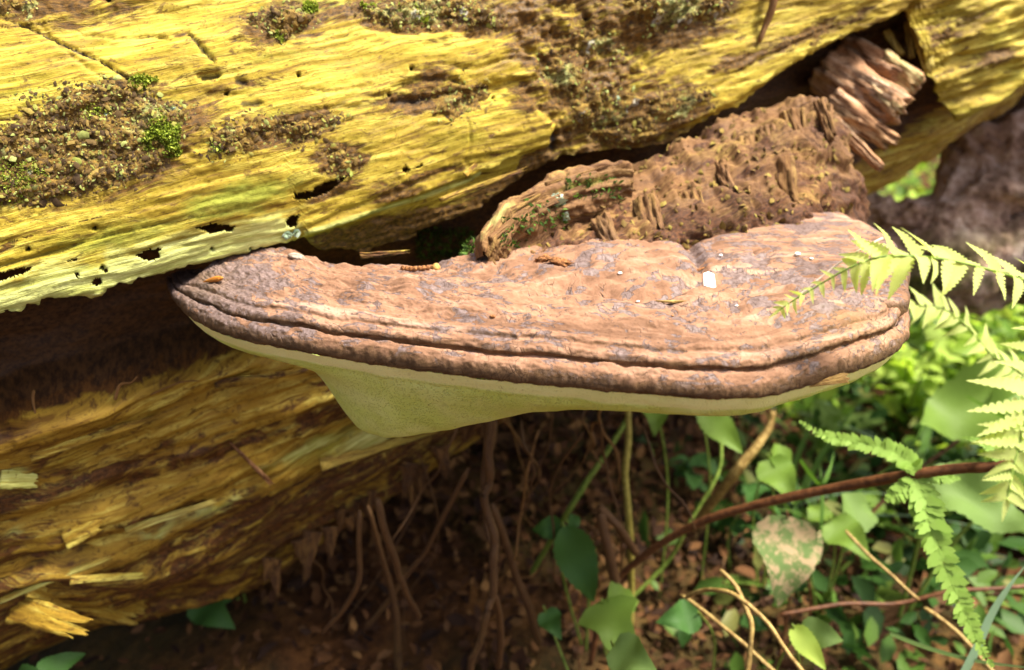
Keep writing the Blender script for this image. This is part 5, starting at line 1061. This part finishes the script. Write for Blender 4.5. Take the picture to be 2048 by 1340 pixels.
for k in range(44):
    px_ = r.uniform(1800, 2060); py_ = r.uniform(610, 790); p = on_z(px_, py_, .10)
    if p[1] > 2.2: continue
    hh = r.uniform(.10, .17); herb(p[0], p[1], hh, 8, 'lite' if k % 4 else 'mid', 'ovate' if k % 3 else 'heart', r.uniform(.04, .06), ('tall ' if hh > .135 else 'low ')+('yellow-green' if k % 4 else 'fresh green')+(' pointed-leaved' if k % 3 else ' heart-leaved')+' plant in the sunlit thicket '+('right beside the tip of the fungus' if px_ < 1900 else 'behind the white fern tip'), 'sunlit thicket plants', 3000+k, 'thicket_plant')  # mostly light green leaves, with sunlight put into their colour
# small seedlings that show in the gap under the right end of the log
for k, (px_, py_, d_, s_) in enumerate([(1800,400,1.9,.09),(1870,375,2.0,.09),(1910,350,2.1,.08),(1770,430,1.8,.08),(1950,320,2.2,.08),(1840,420,1.7,.07)]):
    p = P(px_, py_, d_); herb(p[0], p[1], max(.1, p[2]-gz(p)), 8, ['lite', 'mid', 'blue'][k % 3], ['ovate', 'heart'][k % 2], s_, ['tall yellow-green plant glimpsed through the gap under the log', 'tall green plant glimpsed through the gap under the log', 'tall bluish-green plant glimpsed through the gap under the log'][k % 3], 'plants seen through the gap', 2000+k, 'tall_plant')
# grass tufts
bl = [leaf_mesh('blade', mt, lance(.028), 7, 3, 0, 1, .3, .35+.2*k, .02, k) for k, mt in enumerate((GRASS, GRASS, GRASSB))]
for k in range(85):
    for _ in range(50):
        x = r.uniform(.2, 2.0); y = r.uniform(.8, 2.6); px_, py_, d_ = proj(np.array([x, y, .08]))
        if 1480 < px_ < 2250 and 480 < py_ < 1500: break
    z = gz((x, y)); e_ = empty('grass_tuft', (x, y, z-.003), 'tuft of thin grass blades '+where(px_, py_, y), 'grass', 'grass tufts')
    for q in range(7):
        a = r.uniform(0, 6.28); put_mesh('blade', bl[r.integers(3)], frame(np.array([x, y, z-.003])+.006*r.normal(size=3)*[1, 1, 0], np.array([math.cos(a)*.5, math.sin(a)*.5, 1]), np.array([-math.cos(a), -math.sin(a), .5]), r.uniform(.07, .19)), e_)
# ground cover that nobody could count
def cover(name, n, region, size, mat, label, cat, seed, zf):
    q = np.random.default_rng(seed); C = []
    while len(C) < n:
        x, y = region(q); C.append((x, y))
    C = np.array(C); z = ground_z(C[:, 0], C[:, 1])+zf(q, len(C)); C = np.concatenate([C, z[:, None]], 1); N = np.array([0, -.3, 1.])+.8*q.normal(size=(n, 3)); N /= np.linalg.norm(N, axis=1)[:, None]
    a = q.normal(size=(n, 3)); T = np.cross(N, a); T /= np.linalg.norm(T, axis=1)[:, None]; B = np.cross(N, T); s_ = size*np.exp(q.normal(0, .35, n))
    pr = [(0, 0, 0), (.35, -.26, .06), (.75, -.2, .04), (1, 0, -.1), (.75, .2, .04), (.35, .26, .06), (.5, 0, -.03)]
    V = np.stack([C+T*(s_*x)[:, None]+B*(s_*y)[:, None]+N*(s_*h)[:, None] for x, y, h in pr], 1).reshape(-1, 3); b = np.arange(n)*7
    F = np.concatenate([np.stack([b+6, b+k, b+(k+1) % 6], 1) for k in range(6)])
    o = mesh_np(name, V, F, mat, None, True, {'tint': np.repeat(q.random(n), 7)}); return tag(o, label, cat, kind='stuff')
COVG = mat_tint('cover_green', [(0, (.07, .15, .012)), (.4, (.18, .33, .025)), (.75, (.36, .52, .04)), (1, (.58, .68, .10))], .5, .45)  # bright greens put sunlight into the cover's leaf colour
LITT = mat_tint('leaf_litter', [(0, (.020, .008, .003)), (.4, (.055, .022, .007)), (.75, (.11, .046, .014)), (1, (.19, .095, .035))], .85)
def reg_far(q):
    while True:
        x, y = q.uniform(-.2, 5), q.uniform(1.02, 7)**1.0
        if x > .30*y+.08 and q.random() < 1.6/y: return x, y
cover('ground_cover', 9000, reg_far, .042, COVG, 'green leafy ground cover behind the log', 'ground cover', 3, lambda q, n: .02+.22*q.random(n)**1.5)
COVD = mat_tint('cover_painted_shade', [(0, (.02, .055, .010)), (.45, (.05, .13, .02)), (.8, (.12, .22, .03)), (1, (.26, .24, .07))], .55, .4)  # darker copy of the cover greens, shade put into the colour
def reg_near(q):
    while True:
        x, y = q.uniform(.15, 1.5), q.uniform(.66, 1.5)
        if q.random() < sstep(.05, .5, x-.2*(y-.7)): return x, y
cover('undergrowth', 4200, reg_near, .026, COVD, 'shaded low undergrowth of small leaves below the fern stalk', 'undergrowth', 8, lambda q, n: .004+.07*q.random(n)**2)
def reg_lit(q): return q.normal(.35, .55), q.normal(.95, .5)
cover('leaf_litter', 9000, reg_lit, .012, LITT, 'brown crumbled leaf litter beneath the log', 'litter', 4, lambda q, n: .002+.02*q.random(n)**2)
ROTL = mat_tint('rotten_crumb_heap', [(0, (.018, .007, .003)), (.4, (.058, .022, .006)), (.75, (.12, .05, .014)), (1, (.21, .11, .035))], .9)
cover('rotten_wood_heap', 5200, lambda q: (q.normal(.04, .2), q.normal(.93, .2)), .013, ROTL, 'orange-brown heap of rotten wood crumbs under the log', 'wood crumbs', 14, lambda q, n: .002+.03*q.random(n)**2)
# fallen leaves one can tell apart, and twigs
DL = [leaf_mesh('dead_leaf', L_DEAD, ovate(.28), 10, 3, .1, 7, .5, -.2+.3*k, .25, k) for k in range(3)]
for k in range(40):
    x, y = r.uniform(-.45, 1.1), r.uniform(.62, 1.45); z = gz((x, y)); a = r.uniform(0, 6.28)
    o = put_mesh('dead_leaf', DL[k % 3], frame(np.array([x, y, z+.012+.01*r.random()]), np.array([math.cos(a), math.sin(a), r.uniform(-.1, .3)]), np.array([0, -.3, 1.])+.5*r.normal(size=3), r.uniform(.04, .08)), None)
    px_, py_, _ = proj(np.array([x, y, z])); tag(o, 'curled brown dead leaf lying '+('in the dark under the log' if px_ < 1100 else where(px_, py_, y)), 'dead leaf', 'dead leaves in the litter')
for k in range(26):
    x, y = r.uniform(-.3, .9), r.uniform(.66, 1.3); z = gz((x, y))+.012; a = r.uniform(0, 6.28); L = r.uniform(.06, .2); d = np.array([math.cos(a), math.sin(a), r.normal(0, .15)])*L
    p = np.array([x, y, z]); tag(tube('litter_twig', [p-d/2, p+[0, 0, .004], p+d/2], [.0015, .0022, .0012], ROOT, None, 5, 3, .004), 'thin twig lying '+('in the dark under the log' if proj(p)[0] < 1100 else where(proj(p)[0], proj(p)[1], y)), 'twig', 'twigs in the litter')
# ------------------------------------------------------------------ forest trees beyond the clearing
CROWN = mat_tint('crown_leaf', [(0, (.02, .06, .010)), (.5, (.06, .14, .02)), (1, (.14, .24, .04))], .55, .4)
TBARK = mat_plain('tree_bark', (.05, .035, .022), (.14, .10, .07), 9, .9, .2, (1, 1, .25))
for k, (x, y, h, rt, desc) in enumerate([(-1.6,6.2,6,.16,'slim'),(1.4,7.5,8,.22,'tall'),(3.2,5.8,5,.13,'short'),(4.8,8.5,8,.24,'thick'),(-.2,10,9,.28,'very tall'),(7.2,7.2,6,.18,'leaning'),(-4.5,7.4,7,.20,'forked'),(2.4,11.5,9,.26,'distant')]):
    q = np.random.default_rng(900+k); z = gz((x, y)); b0 = np.array([x, y, z-.05]); lean = q.normal(0, .04, 2)*(4 if desc == 'leaning' else 1)
    t = empty('forest_tree', tuple(b0), desc+' broadleaf tree in the forest behind the log', 'tree', 'trees behind the clearing'); axis = lambda f_: b0+np.array([lean[0]*h*f_, lean[1]*h*f_, h*f_])
    tube('trunk', [axis(f_)+[q.normal(0, .05)*f_, q.normal(0, .05)*f_, 0] for f_ in (0, .03, .3, .6, .95)], [rt*1.5, rt*1.1, rt*.85, rt*.55, rt*.15], TBARK, t, 12, 4)
    C = []
    for j in range(9):
        f_ = q.uniform(.18, .85); a = q.uniform(0, 6.28); L = q.uniform(.6, 1.5)*(1.1-f_*.5); s0 = axis(f_); e1 = s0+np.array([math.cos(a)*L, math.sin(a)*L, .35*L])
        tube('limb', [s0, (s0+e1)/2+[0, 0, .08], e1], [rt*.3, rt*.2, rt*.06], TBARK, t, 6, 3)
        for i in range(5): C.append((s0+(e1-s0)*q.uniform(.45, 1.1)+q.normal(0, .15, 3), .32))
    P_ = np.concatenate([c+q.normal(size=(110, 3))*[s_, s_, s_*.7] for c, s_ in C]); N_ = q.normal(size=P_.shape)+[0, 0, .8]; N_ /= np.linalg.norm(N_, axis=1)[:, None]
    flakes('crown', P_, N_, .05, CROWN, t, 950+k, .8, .1)
